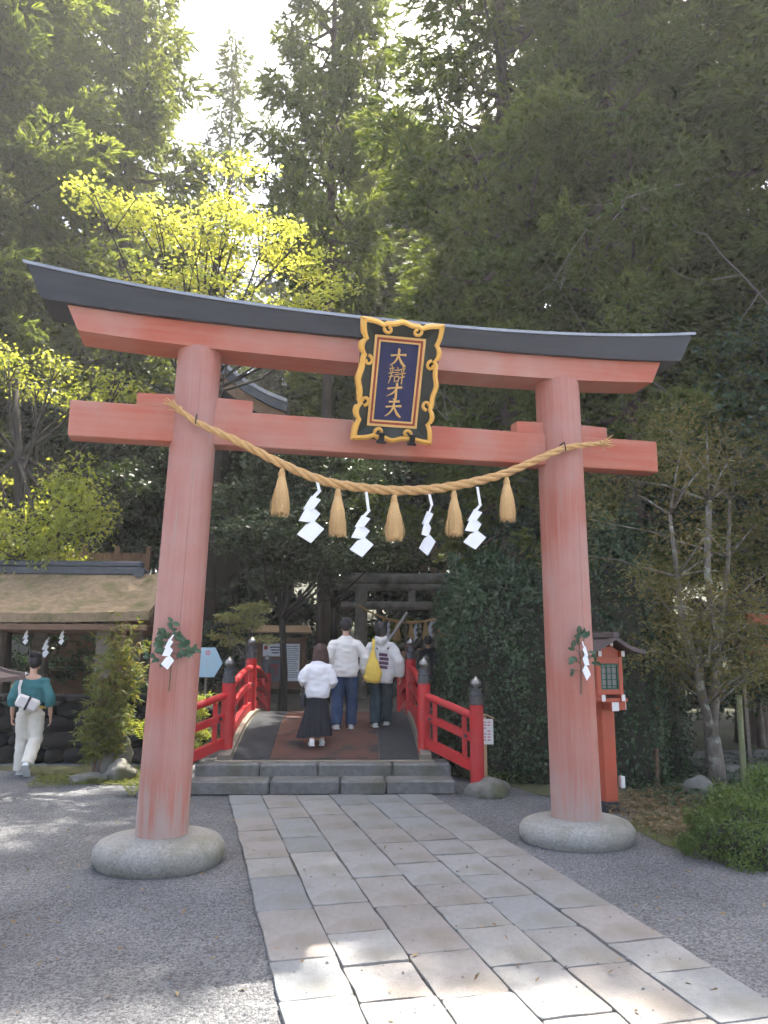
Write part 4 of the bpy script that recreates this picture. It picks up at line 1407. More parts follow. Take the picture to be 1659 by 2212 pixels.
# stone terrace and wooden memorial stakes behind the log gate
tr = empty('stone_terrace', bp(22.6, 2.4, 0.4), -BA)
tag(tr, 'pale stone altar terrace with flat slab top beyond the log gate', 'stone terrace')
for row in range(3):
    for k in range(5):
        MB().box((-1.3 + 0.62 * k + 0.25 * (row % 2), 0, 0.2 + 0.42 * row), (0.60, 0.8, 0.40), bevel=0.025).build('block', 'rock', tr)
for k in range(3):
    MB().box((-1.0 + 1.0 * k, -0.05, 1.42), (0.98, 1.0, 0.12), bevel=0.02).build('slab', 'granite', tr)
MB().lathe([(0.12, 0), (0.10, 0.1), (0.07, 0.12), (0.07, 0.4), (0.16, 0.45), (0.12, 0.5), (0.12, 0.7), (0.26, 0.75), (0.1, 0.9), (0.03, 1.0)], (-0.9, 0, 1.48), seg=8).build('stone_finial', 'rock', tr)
for k in range(5):
    h = (5.1, 5.6, 4.9, 5.4, 4.7)[k]
    o = MB().box((0, 0, h / 2), (0.26, 0.08, h), bevel=0.01)
    o.add([(-0.13, -0.04, h), (0.13, -0.04, h), (0.13, 0.04, h), (-0.13, 0.04, h), (0, -0.04, h + 0.16), (0, 0.04, h + 0.16)], [(0, 1, 4), (3, 5, 2), (0, 4, 5, 3), (1, 2, 5, 4)])
    o = o.build('wooden_stake', 'wood_pale', loc=bp(25.2 + 0.2 * (k % 2), 1.8 + 0.31 * k, 0.4), rz=-BA)
    tag(o, ('first', 'second', 'third', 'fourth', 'last')[k] + ' of the tall pale memorial stakes above the log gate, counted from the left', 'stake', 'row of tall memorial stakes')
for k, (a, b, lb) in enumerate((((4.70, 18.66, 1.90), (5.10, 18.46, 2.55), 'pale steel handrail rising behind the hooded walker beyond the bridge'), ((6.45, 20.24, 2.48), (6.95, 20.03, 2.93), 'short pale steel handrail high beside the clipped hedge'))):
    h = empty('handrail', (a[0], a[1], 0.4))
    tag(h, lb, 'handrail', 'steel handrails')
    A, B = Vector((0, 0, a[2] - 0.4)), Vector((b[0] - a[0], b[1] - a[1], b[2] - 0.4))
    MB().tube([A - (B - A) * 0.15, B + (B - A) * 0.1], 0.035, seg=8).build('rail', 'steel', h)
    MB().tube([Vector((B.x, B.y, 0)), B], 0.025, seg=8).build('upright', 'wood_grey', h)
    MB().tube([Vector((A.x, A.y, 0)), A], 0.025, seg=8).build('upright', 'wood_grey', h)

# shrine hall behind the trees, its gable verge coloured pale as if sunlit
hall = empty('shrine_hall', (-0.28, 17.1, 0.40), -BA)
tag(hall, 'shrine hall with sweeping grey curved roof half hidden among trees', 'shrine hall')
MB().box((0.15, 2.2, 3.1), (0.9, 3.4, 6.2)).build('wall', 'wood_dark', hall)
for g in (-1, 1):
    prof = [(0.0, 8.75), (0.35, 8.32), (0.75, 7.92), (1.2, 7.58), (1.7, 7.30), (2.15, 7.12)]
    if g < 0:
        prof = prof[:2]
    up_ = [(g * x, z - 0.4) for x, z in prof]
    dn = [(x, z - 0.2) for x, z in up_]
    rf = MB().prism(up_ + dn[::-1], -0.3, 4.4).build('roof_slope', 'tile_dark', hall)
    MB().prism([(x, z + 0.09) for x, z in up_] + [(x, z + 0.004) for x, z in up_[::-1]], -0.36, 0.05).build('verge_tiles', 'tile_sunlit', rf)
    MB().prism([(x, z - 0.21) for x, z in up_] + [(x, z - 0.5) for x, z in up_[::-1]], -0.22, -0.16).build('barge_board', 'wood_brown', rf)
MB().box((0, 2.0, 8.42), (0.25, 4.7, 0.36), bevel=0.04).build('ridge', 'tile_dark', hall)
for k in range(4):
    MB().box((-0.2 + 0.24 * k, 0.47, 3.1), (0.08, 0.06, 6.0)).build('wall_post', 'wood_dark', hall)

# orange gate fragments at the right edge
og = empty('small_orange_gate', (9.60, 9.80, 0), R(-16))
tag(og, 'small orange shrine gate cut off by the picture edge behind the maple', 'shrine gate')
for x in (-0.75, 0.75):
    MB().tube([(x, 0, 0), (x * 0.97, 0, 2.1)], [0.09, 0.08], seg=16).build('pillar', 'vermilion_deep', og, smooth=True)
MB().box((0, 0, 1.70), (2.8, 0.11, 0.15), bevel=0.005).build('tie_beam', 'vermilion_deep', og)
MB().box((0, 0, 2.17), (2.75, 0.16, 0.17), bevel=0.005).build('lintel', 'vermilion_deep', og)
secs = []
for k in range(13):
    x = -1.65 + 3.3 * k / 12
    z = 2.26 + 0.10 * abs(x / 1.5) ** 3
    secs.append([(x, -0.13, z), (x, -0.17, z + 0.1), (x, 0, z + 0.13), (x, 0.17, z + 0.1), (x, 0.13, z)])
MB().sweep(secs).build('roof_beam', 'black_paint', og)
sr = empty('grey_board_roof', (7.62, 9.9, 0), R(-16))
tag(sr, 'small grey weathered board roof on posts beside the orange gate', 'shelter')
for g, (x0, z0, x1, z1) in enumerate(((-0.45, 2.42, 0.35, 1.98), (-0.05, 1.98, 0.5, 1.68))):
    MB().beam((x0, 0, z0), (x1, 0, z1), 0.7, 0.03).build('roof_board', 'wood_grey', sr)
for x in (-0.3, 0.3):
    MB().box((x, 0.1, 0.95), (0.05, 0.05, 1.9)).build('post', 'wood_grey', sr)

# ============================================================ VEGETATION
def fast_mesh(name, V, nper, m, rnd=None):
    """Mesh from an array of separate faces: V is (faces, nper, 3)."""
    n = V.shape[0]
    me = bpy.data.meshes.new(name)
    me.vertices.add(n * nper)
    me.vertices.foreach_set('co', V.reshape(-1).astype(np.float32))
    me.loops.add(n * nper)
    me.loops.foreach_set('vertex_index', np.arange(n * nper, dtype=np.int32))
    me.polygons.add(n)
    me.polygons.foreach_set('loop_start', np.arange(0, n * nper, nper, dtype=np.int32))
    a = me.attributes.new('rnd', 'FLOAT', 'FACE')
    a.data.foreach_set('value', (rng.random(n) if rnd is None else rnd).astype(np.float32))
    me.update(calc_edges=True)
    me.materials.append(M[m])
    return me


def unit(a):
    return a / np.maximum(np.linalg.norm(a, axis=-1, keepdims=True), 1e-9)


def leaves(P, A, Nn, L, W, fold=0.15):
    """Rhombic leaves at P along A, face normal near Nn: (n, 4, 3)."""
    A = unit(A)
    S = unit(np.cross(Nn, A))
    N2 = np.cross(A, S)
    L = np.asarray(L).reshape(-1, 1)
    W = np.asarray(W).reshape(-1, 1)
    mid = P + A * L * 0.45
    return np.stack([P, mid + S * W * 0.5 + N2 * W * fold, P + A * L, mid - S * W * 0.5 + N2 * W * fold], axis=1)


def sprays(P, A, tmpl, scale):
    """Feathery sprays: a template of triangles set along each axis A at P."""
    n = len(P)
    A = unit(A)
    ref = np.where(np.abs(A[:, 2:3]) > 0.9, np.array([[1.0, 0, 0]]), np.array([[0, 0, 1.0]]))
    B = unit(np.cross(A, ref))
    C_ = np.cross(A, B)
    ph = rng.uniform(0, 2 * math.pi, n)[:, None]
    B2 = B * np.cos(ph) + C_ * np.sin(ph)
    C2 = -B * np.sin(ph) + C_ * np.cos(ph)
    Rm = np.stack([A, B2, C2], axis=1)                    # rows: local x, y, z
    out = np.einsum('tvk,nkj->ntvj', tmpl, Rm) * np.asarray(scale).reshape(-1, 1, 1, 1) + P[:, None, None, :]
    return out.reshape(-1, tmpl.shape[1], 3)


def spray_template(k, ln, nl, nw, spread, seed, flatten=0.55):
    r = np.random.default_rng(seed)
    T = []
    for i in range(k):
        a = ln * (i + r.random()) / k
        th = r.uniform(0, 2 * math.pi)
        sp = spread * r.uniform(0.6, 1.2)
        d = np.array([math.cos(sp), math.sin(sp) * math.cos(th), math.sin(sp) * math.sin(th) * flatten])
        s = np.cross(d, r.normal(size=3))
        s /= np.linalg.norm(s)
        l = nl * r.uniform(0.7, 1.2) * (1.1 - 0.4 * a / ln)
        p = np.array([a, 0, 0])
        T.append([p - s * nw * 0.5, p + s * nw * 0.5, p + d * l])
    T.append([[0, -nw * 0.25, 0], [0, nw * 0.25, 0], [ln * 1.15, 0, 0]])
    return np.array(T)


def cedar(seed, H, zb, Rm, nb, k=11, tl=0.30, nl=0.17, nw=0.036, leaf='cedar_leaf', bark='bark_cedar', r0=0.28, dens=1.0, droop=0.35, up=0.2, brown=0.0, ragged=0.5):
    r = random.Random(seed)
    tr = MB()
    lean = (r.uniform(-0.3, 0.3), r.uniform(-0.3, 0.3))
    ctr = lambda z: Vector((lean[0] * math.sin(z / H * 2.5), lean[1] * math.sin(z / H * 2.2), z))
    zs = [-0.3, 0.15, 0.6] + [H * f for f in (0.1, 0.2, 0.35, 0.5, 0.65, 0.8, 0.92, 1.0)]
    tr.tube([ctr(z) for z in zs], [r0 * 1.5, r0 * 1.2, r0 * 1.05] + [r0 * (1 - f) ** 0.8 + 0.02 for f in (0.1, 0.2, 0.35, 0.5, 0.65, 0.8, 0.92, 1.0)], seg=12)
    P, A, S, TN = [], [], [], []
    for b in range(nb):
        f = ((b + r.random()) / nb) ** 0.95
        z = zb + (H - zb) * f
        Lb = Rm * min(1.0, 0.55 + 1.6 * f) * max(0.02, 1 - f) ** 0.65 * r.uniform(1 - ragged, 1.1) + 0.35
        az = b * 2.399 + r.uniform(-0.5, 0.5)
        d = Vector((math.cos(az), math.sin(az), 0))
        sl = r.uniform(-0.25, 0.25) + up * f
        base = ctr(z)
        pts = []
        for t in (0, 0.2, 0.4, 0.6, 0.8, 1.0):
            pts.append(base + d * Lb * t + Vector((0, 0, Lb * (sl * t - droop * t * (1 - t) + 0.22 * t * t))) + Vector((r.gauss(0, 0.04), r.gauss(0, 0.04), 0)) * Lb * t)
        tr.tube(pts[:5], [max(0.012, 0.022 * Lb * (1 - t)) + 0.006 for t in (0, 0.2, 0.4, 0.6, 0.8)], seg=5)
        ncl = max(2, int(1.5 + Lb * 1.25))
        for q in range(ncl):                            # foliage sits in pads along the outer bough
            t = 0.30 + 0.70 * (q + 0.3 + 0.7 * r.random()) / ncl
            t = min(t, 1.0)
            i = min(4, int(t * 5))
            p = pts[i].lerp(pts[i + 1], t * 5 - i)
            side = (q % 2) * 2 - 1
            aa = az + side * r.uniform(0.1, 1.1)
            off = (1 - t) * Lb * 0.42 * r.random()
            c0 = p + Vector((math.cos(aa) * off, math.sin(aa) * off, r.uniform(-0.15, 0.1)))
            rad = r.uniform(0.30, 0.52) * (0.75 + 0.08 * Lb)
            shade = r.random()
            for w in range(int(30 * dens * (rad / 0.4) ** 2)):
                th, rr = r.uniform(0, 6.283), rad * math.sqrt(r.random()) * 1.25
                o = Vector((math.cos(th) * rr, math.sin(th) * rr, 0))
                zz = -0.55 * (rr / rad) ** 2 * rad * 0.6 + r.gauss(0, 0.10) * rad / 0.4
                P.append(c0 + o + Vector((0, 0, zz)))
                A.append(o.normalized() * 0.75 + d * 0.45 + Vector((r.gauss(0, 0.35), r.gauss(0, 0.35), r.gauss(-0.22, 0.35))))
                S.append(r.uniform(0.75, 1.25))
                TN.append(shade)
    for q in range(10):
        P.append(ctr(H - 0.12 * q)); A.append(Vector((r.gauss(0, 0.4), r.gauss(0, 0.4), 1))); S.append(0.8); TN.append(0.5)
    P, A, S = np.array(P), np.array(A), np.array(S)
    TN = np.array(TN)
    V, RN = [], []
    for j in range(4):
        sel = np.arange(len(P)) % 4 == j
        V.append(sprays(P[sel], A[sel], spray_template(k, tl, nl, nw, 0.62, seed * 10 + j), S[sel]))
        RN.append(np.repeat(TN[sel], k + 1))
    V, RN = np.concatenate(V), np.concatenate(RN)
    me = fast_mesh('crown', V, 3, leaf, np.clip(0.6 * RN + 0.4 * rng.random(len(V)), 0, 1))
    tme = tr.mesh('trunk')
    tme.polygons.foreach_set('use_smooth', [True] * len(tme.polygons))
    tme.materials.append(M[bark])
    return tme, me


def place(name, trunk, crown, loc, rz, sc, label, cat='tree', group=None, crown_mat=None):
    o = empty(name, loc, rz)
    o.scale = sc if hasattr(sc, '__len__') else (sc, sc, sc)
    t = link('trunk', trunk, None, o)
    c = link('crown', crown, None, o)
    if crown_mat:
        for s in c.material_slots:
            s.link = 'OBJECT'
            s.material = M[crown_mat]
    tag(o, label, cat, group)
    return o


cA = cedar(1, 28.0, 6.5, 4.6, 115, leaf='cedar_dark', dens=1.0, k=9, nl=0.22, nw=0.072, ragged=0.45)
cB = cedar(2, 29.0, 4.5, 4.2, 120, leaf='pine_light', nl=0.23, nw=0.082, k=9, dens=1.0, ragged=0.5)
cC = cedar(3, 26.0, 4.6, 4.6, 115, k=11, tl=0.36, nl=0.19, nw=0.056, leaf='cedar_leaf', droop=0.5, dens=1.1, ragged=0.45)
cD = cedar(4, 27.0, 3.0, 2.6, 100, leaf='cedar_leaf', nl=0.22, nw=0.075, k=9, ragged=0.6, r0=0.2, dens=0.8)
cE = cedar(6, 28.0, 11.5, 4.4, 95, leaf='cedar_leaf', dens=1.0, k=9, nl=0.22, nw=0.07, ragged=0.45)

T = [
    # tall trees at the left of the sky gap
    ('cedar_tree', cB, (-6.6, 20.5, 0.35), 0.3, (1.0, 1.0, 1.0), 'tall sunlit cedar at the picture edge behind the washing pavilion'),
    ('cedar_tree', cB, (-2.5, 23.5, 0.6), 2.1, (0.85, 0.85, 1.0), 'tall olive-green sunlit cedar left of the bright gap of sky'),
    ('cedar_tree', cB, (-8.8, 27.0, 1.0), 4.0, (1.3, 1.3, 1.2), 'pale tall cedar rising behind the leftmost trees'),
    ('cedar_tree', cA, (-5.8, 19.4, 0.38), 1.2, (0.5, 0.5, 0.7), 'dark-trunked cedar behind the pale green willow'),
    ('cedar_tree', cB, (-5.6, 32.0, 1.6), 5.1, (1.1, 1.1, 1.2), 'far tall cedar with bushy top beside the gap of sky'),
    ('cedar_tree', cD, (0.6, 30.5, 1.3), 0.0, (0.75, 0.75, 1.0), 'slender pointed conifer standing alone in the gap of sky'),
    ('cedar_tree', cD, (-1.6, 36.0, 2.0), 2.0, (1.0, 1.0, 0.66), 'thin distant conifer low in the gap of sky'),
    # dark mass on the right
    ('cedar_tree', cE, (3.08, 18.85, 0.38), 0.5, (0.62, 0.62, 0.95), 'dark cedar with the thick trunk behind the notice board'),
    ('cedar_tree', cC, (5.9, 13.6, 0.0), 1.7, (0.80, 0.80, 0.90), 'drooping cedar whose trunk rises behind the clipped hedge'),
    ('cedar_tree', cC, (6.7, 10.6, 0.0), 4.2, (0.55, 0.55, 0.66), 'cedar with pale ivy-grown trunk behind the red lantern'),
    ('cedar_tree', cA, (9.3, 17.0, 0.38), 2.8, (1.0, 1.0, 0.8), 'broad dark cedar filling the view above the right pillar'),
    ('cedar_tree', cC, (10.2, 12.6, 0.0), 0.9, (0.95, 0.95, 0.88), 'feathery cedar at the edge of the picture behind the maple'),
    ('cedar_tree', cE, (6.8, 24.5, 0.4), 3.6, (0.95, 0.95, 0.74), 'tall dark cedar behind the log gate and memorial stakes'),
    ('cedar_tree', cC, (13.5, 20.0, 0.4), 5.5, (1.1, 1.1, 0.85), 'deep green cedar far behind the maple tree'),
    ('cedar_tree', cA, (11.0, 26.0, 0.5), 0.2, (1.2, 1.2, 0.78), 'distant dark cedar filling the upper right background'),
    ('cedar_tree', cA, (14.2, 17.2, 0.2), 2.2, (1.0, 1.0, 0.85), 'dark cedar closing the wood at the edge behind the feathery cedar'),
    ('cedar_tree', cB, (5.2, 28.5, 0.9), 1.0, (0.72, 0.72, 0.9), 'olive cedar just right of the gap of sky'),
    ('cedar_tree', cA, (8.5, 32.0, 1.3), 4.6, (1.1, 1.1, 0.95), 'far dark cedar behind the one above the log gate'),
    # out of the picture, on the sunny side of the court
    ('cedar_tree', cC, (10.3, 8.8, 0.0), 2.5, (0.85, 0.85, 0.75), 'cedar beside the court overhanging the upper picture corner'),
]
for nm, (tr, cr), loc, rz, sc, lb in T:
    place(nm, tr, cr, loc, rz, sc, lb, 'tree', 'cedars around the shrine')
# distant wood closing the view on the hill
far_lab = 'distant cedar merging into the wood on the hill behind the shrine'
fr = random.Random(77)
for k in range(26):
    s = 36 + 5.5 * (k % 4) + fr.uniform(-2, 2)
    t = -22 + 2.1 * k + fr.uniform(-1, 1)
    short = 0.62 if -9.0 < t < -3.4 else 1.0
    p = bp(s, t, 0.39 + (s - 24.5) * 0.14 - 0.6)
    place('cedar_tree', *(cA, cB, cC)[k % 3], p, fr.uniform(0, 6), fr.uniform(0.8, 1.0) * short, far_lab, 'tree', 'distant cedars on the hill')


# ------------------------------------------------------------ broadleaf crowns
def clump_crown(name, clumps, nleaf, ll, lw, m, flat=0.6, seed=0, up=0.4, shell=0.55, hang=0.0, sub=9, spread=0.33):
    """Leaves gathered in sub-clumps spread through each ellipsoid (center, radii)."""
    r = np.random.default_rng(seed)
    vol = np.array([c[1][0] * c[1][1] * c[1][2] for c in clumps]) ** 0.67
    cnt = (nleaf * vol / vol.sum()).astype(int)
    out, rn = [], []
    for (c, rad), n in zip(clumps, cnt):
        ns = max(3, int(sub * (rad[0] * rad[1] * rad[2]) ** 0.33 * 2))
        d = unit(r.normal(size=(ns, 3)))
        rr = (shell + (1 - shell) * r.random(ns))[:, None]
        sc = d * rr * np.array(rad)
        idx = r.integers(0, ns, n)
        rad_ = np.array(rad) * spread * np.array([1, 1, flat])
        off = r.normal(size=(n, 3)) * rad_ * (0.6 + 0.6 * r.random((ns, 1))[idx])
        P = np.array(c) + sc[idx] + off
        A = unit(r.normal(size=(n, 3)) * np.array([1, 1, 0.5]) + unit(off + 1e-6) * 0.5 + np.array([0, 0, -hang]))
        Nn = unit(r.normal(size=(n, 3)) * 0.7 + np.array([0, 0, up + 0.4]) + d[idx] * 0.5)
        s = r.uniform(0.7, 1.25, n)
        out.append(leaves(P, A, Nn, ll * s, lw * s))
        rn.append(np.clip(0.65 * r.random(ns)[idx] + 0.35 * r.random(n), 0, 1))
    return fast_mesh(name, np.concatenate(out), 4, m, np.concatenate(rn))


def branch_trunk(base_pts, clumps, r0, seed, bark, twigs=True, start=0.5):
    r = random.Random(seed)
    m = MB()
    n = len(base_pts)
    m.tube(base_pts, [r0 * (1.25 if i == 0 else 1 - 0.6 * i / (n - 1)) for i in range(n)], seg=10)
    for c, rad in clumps:
        b = Vector(base_pts[max(1, int((n - 1) * r.uniform(start, 1)))])
        c = Vector(c)
        k = (c + b) / 2 + Vector((r.gauss(0, 0.12), r.gauss(0, 0.12), -0.08 * (c - b).length))
        w = r0 * 0.34
        m.tube([b, b.lerp(k, 0.5), k, k.lerp(c, 0.6), c], [w, w * 0.85, w * 0.65, w * 0.45, w * 0.25], seg=6)
        if twigs:
            for q in range(4):
                d = Vector((r.gauss(0, 1) * rad[0], r.gauss(0, 1) * rad[1], r.gauss(0.2, 0.7) * rad[2])) * 0.7
                m.tube([k.lerp(c, 0.5 + 0.4 * r.random()), c + d * 0.5, c + d], [w * 0.3, w * 0.2, w * 0.1], seg=4)
    me = m.mesh('trunk')
    me.polygons.foreach_set('use_smooth', [True] * len(me.polygons))
    me.materials.append(M[bark])
    return me


def ring_clumps(c, R3, n, rad, seed, flatz=0.6):
    r = random.Random(seed)
    out = []
    for i in range(n):
        a = 2.4 * i + r.uniform(-0.4, 0.4)
        q = math.sqrt((i + 0.5) / n)
        z = r.uniform(-1, 1)
        w = math.sqrt(max(0.1, 1 - z * z))
        k = rad * r.uniform(0.7, 1.3)
        out.append(((c[0] + R3[0] * q * w * math.cos(a), c[1] + R3[1] * q * w * math.sin(a), c[2] + R3[2] * z), (k, k, k * flatz)))
    return out


# glossy evergreen between the pillars, behind the bridge
cl = ring_clumps((0.45, -0.2, 4.15), (2.05, 1.6, 1.45), 36, 0.62, 5, 0.55)
ev_cr = clump_crown('crown', cl, 46000, 0.085, 0.042, 'glossy_leaf', seed=5)
ev_tr = branch_trunk([(0, 0, -0.3), (0.02, 0, 0.8), (-0.05, 0.02, 1.9), (0.1, 0, 3.0), (0.3, -0.1, 4.2)], cl, 0.09, 5, 'bark_dark')
place('evergreen_tree', ev_tr, ev_cr, (1.80, 15.95, 0.40), 0, 1.0, 'glossy-leaved evergreen with slender grey trunk just beyond the red bridge', 'tree', 'evergreens around the bridge')
for k, (x, y, z, rz, sc, lb) in enumerate((
        (4.0, 22.3, 0.4, 1.0, 1.3, 'dark glossy evergreen behind the log gate'),
        (-0.6, 20.0, 0.4, 2.0, 1.25, 'dark evergreen behind the thick-trunked cedar and the gate pillar'),
        (-3.4, 20.2, 0.4, 3.0, 1.35, 'evergreen filling the shade behind the washing pavilion'),
        (-6.8, 17.8, 0.4, 4.4, 1.3, 'evergreen at the picture edge behind the washing pavilion roof'),
        (9.8, 22.5, 0.4, 5.0, 1.4, 'dark evergreen behind the clipped hedge and the log gate'),
        (6.4, 26.5, 0.5, 0.7, 1.6, 'evergreen closing the view behind the memorial stakes'),
        (1.2, 24.2, 0.5, 2.7, 1.5, 'evergreen in front of the shrine hall wall'),
        (-2.2, 25.6, 0.6, 5.9, 1.75, 'tall evergreen left of the shrine hall'),
        (8.1, 13.0, 0.0, 1.9, 1.25, 'shady evergreen behind the red lantern and ivy trunk'),
        (10.4, 9.6, 0.0, 3.9, 1.25, 'dark evergreen behind the maple at the picture edge'),
        (7.0, 12.0, 0.0, 0.3, 0.95, 'low evergreen tree between hedge and maple'),
        (12.3, 14.5, 0.0, 5.2, 1.5, 'deep shade evergreen far behind the maple'))):
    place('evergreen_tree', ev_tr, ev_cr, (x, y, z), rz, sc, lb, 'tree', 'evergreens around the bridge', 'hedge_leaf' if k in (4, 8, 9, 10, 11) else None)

# bright yellow-green maple lit from behind, in flat layers
yl = []
yr = random.Random(21)
for (x, z, w) in ((-2.55, 11.4, 0.6), (-1.9, 11.75, 0.75), (-1.2, 11.35, 0.8), (-0.5, 11.2, 0.85), (0.15, 11.0, 0.8), (0.7, 10.7, 0.75), (-0.1, 12.3, 0.6), (0.35, 12.9, 0.5), (0.6, 11.8, 0.6), (1.2, 11.3, 0.7), (1.7, 10.6, 0.7), (2.3, 10.1, 0.65), (-1.3, 9.9, 0.65), (-0.6, 9.7, 0.75), (0.1, 9.45, 0.8), (0.8, 9.2, 0.75), (1.5, 9.2, 0.7), (2.2, 9.4, 0.6), (2.9, 9.5, 0.55), (2.9, 10.3, 0.5), (-0.2, 10.4, 0.5), (-2.0, 9.6, 0.5), (0.5, 8.7, 0.6), (1.6, 8.5, 0.5)):
    yl.append(((x - 0.2, yr.uniform(-0.9, 0.9), z - 0.4), (w * 1.1, w * 1.1, w * 0.2)))
y_cr = clump_crown('crown', yl, 8000, 0.11, 0.075, 'maple_bright', seed=8, flat=0.3, up=0.9, spread=0.36, sub=7)
y_tr = branch_trunk([(-0.78, 0, -0.3), (-0.74, 0, 2.0), (-0.62, 0, 4.5), (-0.5, 0, 6.8), (-0.35, 0, 8.6), (-0.15, 0, 10.2)], yl, 0.13, 8, 'bark_dark')
place('maple_tree', y_tr, y_cr, (0.17, 12.1, 0.62), 0, 0.735, 'bright yellow-green maple glowing in the sun above the gate', 'tree')

# pale green weeping tree at the left edge
wl_ = []
wr = random.Random(9)
for k in range(20):
    wl_.append(((wr.uniform(-1.5, 1.2), wr.uniform(-0.9, 0.9), wr.uniform(2.6, 4.9)), (0.5, 0.5, 0.42)))
for k in range(8):
    wl_.append(((-1.6 + 0.42 * k, wr.uniform(-0.4, 0.4), 6.9 - 0.06 * k + wr.uniform(-0.25, 0.25)), (0.42, 0.42, 0.28)))
w_cr = clump_crown('crown', wl_, 9500, 0.10, 0.05, 'willow_leaf', seed=12, flat=0.9, up=0.2, hang=0.7, spread=0.42)
w_tr = branch_trunk([(-0.4, 0, -0.4), (-0.45, 0, 1.5), (-0.3, 0, 3.0), (-0.5, 0, 5.0), (-0.7, 0, 6.6)], wl_, 0.15, 12, 'bark_dark')
place('weeping_tree', w_tr, w_cr, (-3.05, 15.9, 0.40), 0, 1.0, 'pale green drooping tree above the washing pavilion roof', 'tree')

# dead branches and bare twigs against the dark trees
def bare_branch(seed, start, d, ln):
    r = random.Random(seed)
    m = MB()

    def grow(p, d, ln, w, lev):
        pts = [p]
        for k in range(5):
            d = (d + Vector((r.gauss(0, 0.16), r.gauss(0, 0.16), r.gauss(0.02, 0.16)))).normalized()
            p = p + d * ln / 5
            pts.append(p)
        m.tube(pts, [w * (1 - 0.13 * k) for k in range(6)], seg=5 if lev == 0 else 4)
        if lev < 2:
            for q in range(4 if lev == 0 else 3):
                b = pts[r.randint(1, 5)]
                grow(b, (d + Vector((r.gauss(0, 0.7), r.gauss(0, 0.7), r.gauss(0, 0.7)))).normalized(), ln * r.uniform(0.35, 0.6), w * 0.5, lev + 1)
    grow(Vector((0, 0, 0)), Vector(d).normalized(), ln, 0.02, 0)
    return m.build('bare_branch', 'twig_pale', loc=start)


for k, (st_, d, ln, lb) in enumerate((((8.0, 10.6, 5.6), (-1, -0.6, -0.25), 2.2, 'pale bare branch arching down beside the gate beam end'),
                                     ((7.9, 9.6, 9.3), (-1, -0.3, -0.3), 2.6, 'thin bare grey branch high in the dark cedars'),
                                     ((5.9, 13.2, 9.6), (-1, -0.6, 0.5), 2.6, 'bare lichen-covered branch in the upper cedars'),
                                     ((8.4, 10.0, 4.2), (-0.9, -0.5, 0.4), 1.9, 'bare twiggy branch above the maple'),
                                     ((-1.4, 15.6, 6.1), (1, -0.3, 0.35), 2.4, 'bare grey branch between gate beam and lintel'),
                                     ((9.0, 9.5, 6.8), (-0.9, -0.4, 0.2), 2.4, 'bare grey twigs at the picture edge above the maple'),
                                     ((5.2, 11.9, 4.9), (-0.5, -0.4, 0.15), 1.7, 'bare twig under the plaque behind the gate beam'))):
    tag(bare_branch(k + 30, st_, d, ln), lb, 'branch', 'bare branches among the trees')

# ------------------------------------------------------------ clipped hedge and shrubs
def surface_leaves(name, fn, n, ll, lw, m, seed, depth=0.12, hang=0.35):
    """Leaves over the surface of a lumpy solid given by fn(u, v) -> (point, normal)."""
    r = np.random.default_rng(seed)
    P, Nn = fn(r.random(n), r.random(n), r)
    P = P - Nn * (r.random((n, 1)) ** 2) * depth + Nn * r.normal(size=(n, 1)) * 0.03
    A = unit(r.normal(size=(n, 3)) * 0.8 + Nn * 0.4 + np.array([0, 0, -hang]))
    N2 = unit(Nn + r.normal(size=(n, 3)) * 0.45)
    s = r.uniform(0.65, 1.3, n)
    V = leaves(P, A, N2, ll * s, lw * s)
    clump = 0.5 + 0.5 * np.sin(P[:, 0] * 5 + np.sin(P[:, 2] * 4) * 2) * np.sin(P[:, 2] * 6 + P[:, 1] * 4)
    return fast_mesh(name, V, 4, m, np.clip(0.5 * clump + 0.5 * r.random(n), 0, 1))


def dome(c, R3, power=2.6, lump=0.12, f=1.7, zmin=-0.05):
    """Rounded solid (superellipsoid) with a lumpy surface."""
    def fn(u, v, r):
        n = len(u)
        d = unit(r.normal(size=(n, 3)))
        d[:, 2] = np.where(d[:, 2] < zmin, -d[:, 2], d[:, 2])
        k = (np.abs(d) ** power).sum(1) ** (-1 / power)
        w = np.sin(d[:, 0] * 4 * f + 1) * np.sin(d[:, 1] * 3.6 * f + d[:, 2] * 3 * f) + 0.5 * np.sin(d[:, 2] * 8 * f + d[:, 0] * 5 * f)
        P = d * (k * (1 + lump * w))[:, None] * np.array(R3) + np.array(c)
        Nn = unit(np.sign(d) * np.abs(d) ** (power - 1) / np.array(R3))
        return P, Nn
    return fn


def dome_core(c, R3, power, sc=0.9):
    m = MB()
    bm = bmesh.new()
    bmesh.ops.create_icosphere(bm, subdivisions=3, radius=1)
    V = []
    for q in bm.verts:
        d = q.co.normalized()
        k = (abs(d.x) ** power + abs(d.y) ** power + abs(d.z) ** power) ** (-1 / power)
        V.append(Vector((d.x * R3[0], d.y * R3[1], max(-0.02, d.z) * R3[2])) * k * sc + Vector(c))
    bm.verts.index_update()
    F = [[q.index for q in f.verts] for f in bm.faces]
    bm.free()
    return m.add(V, F)


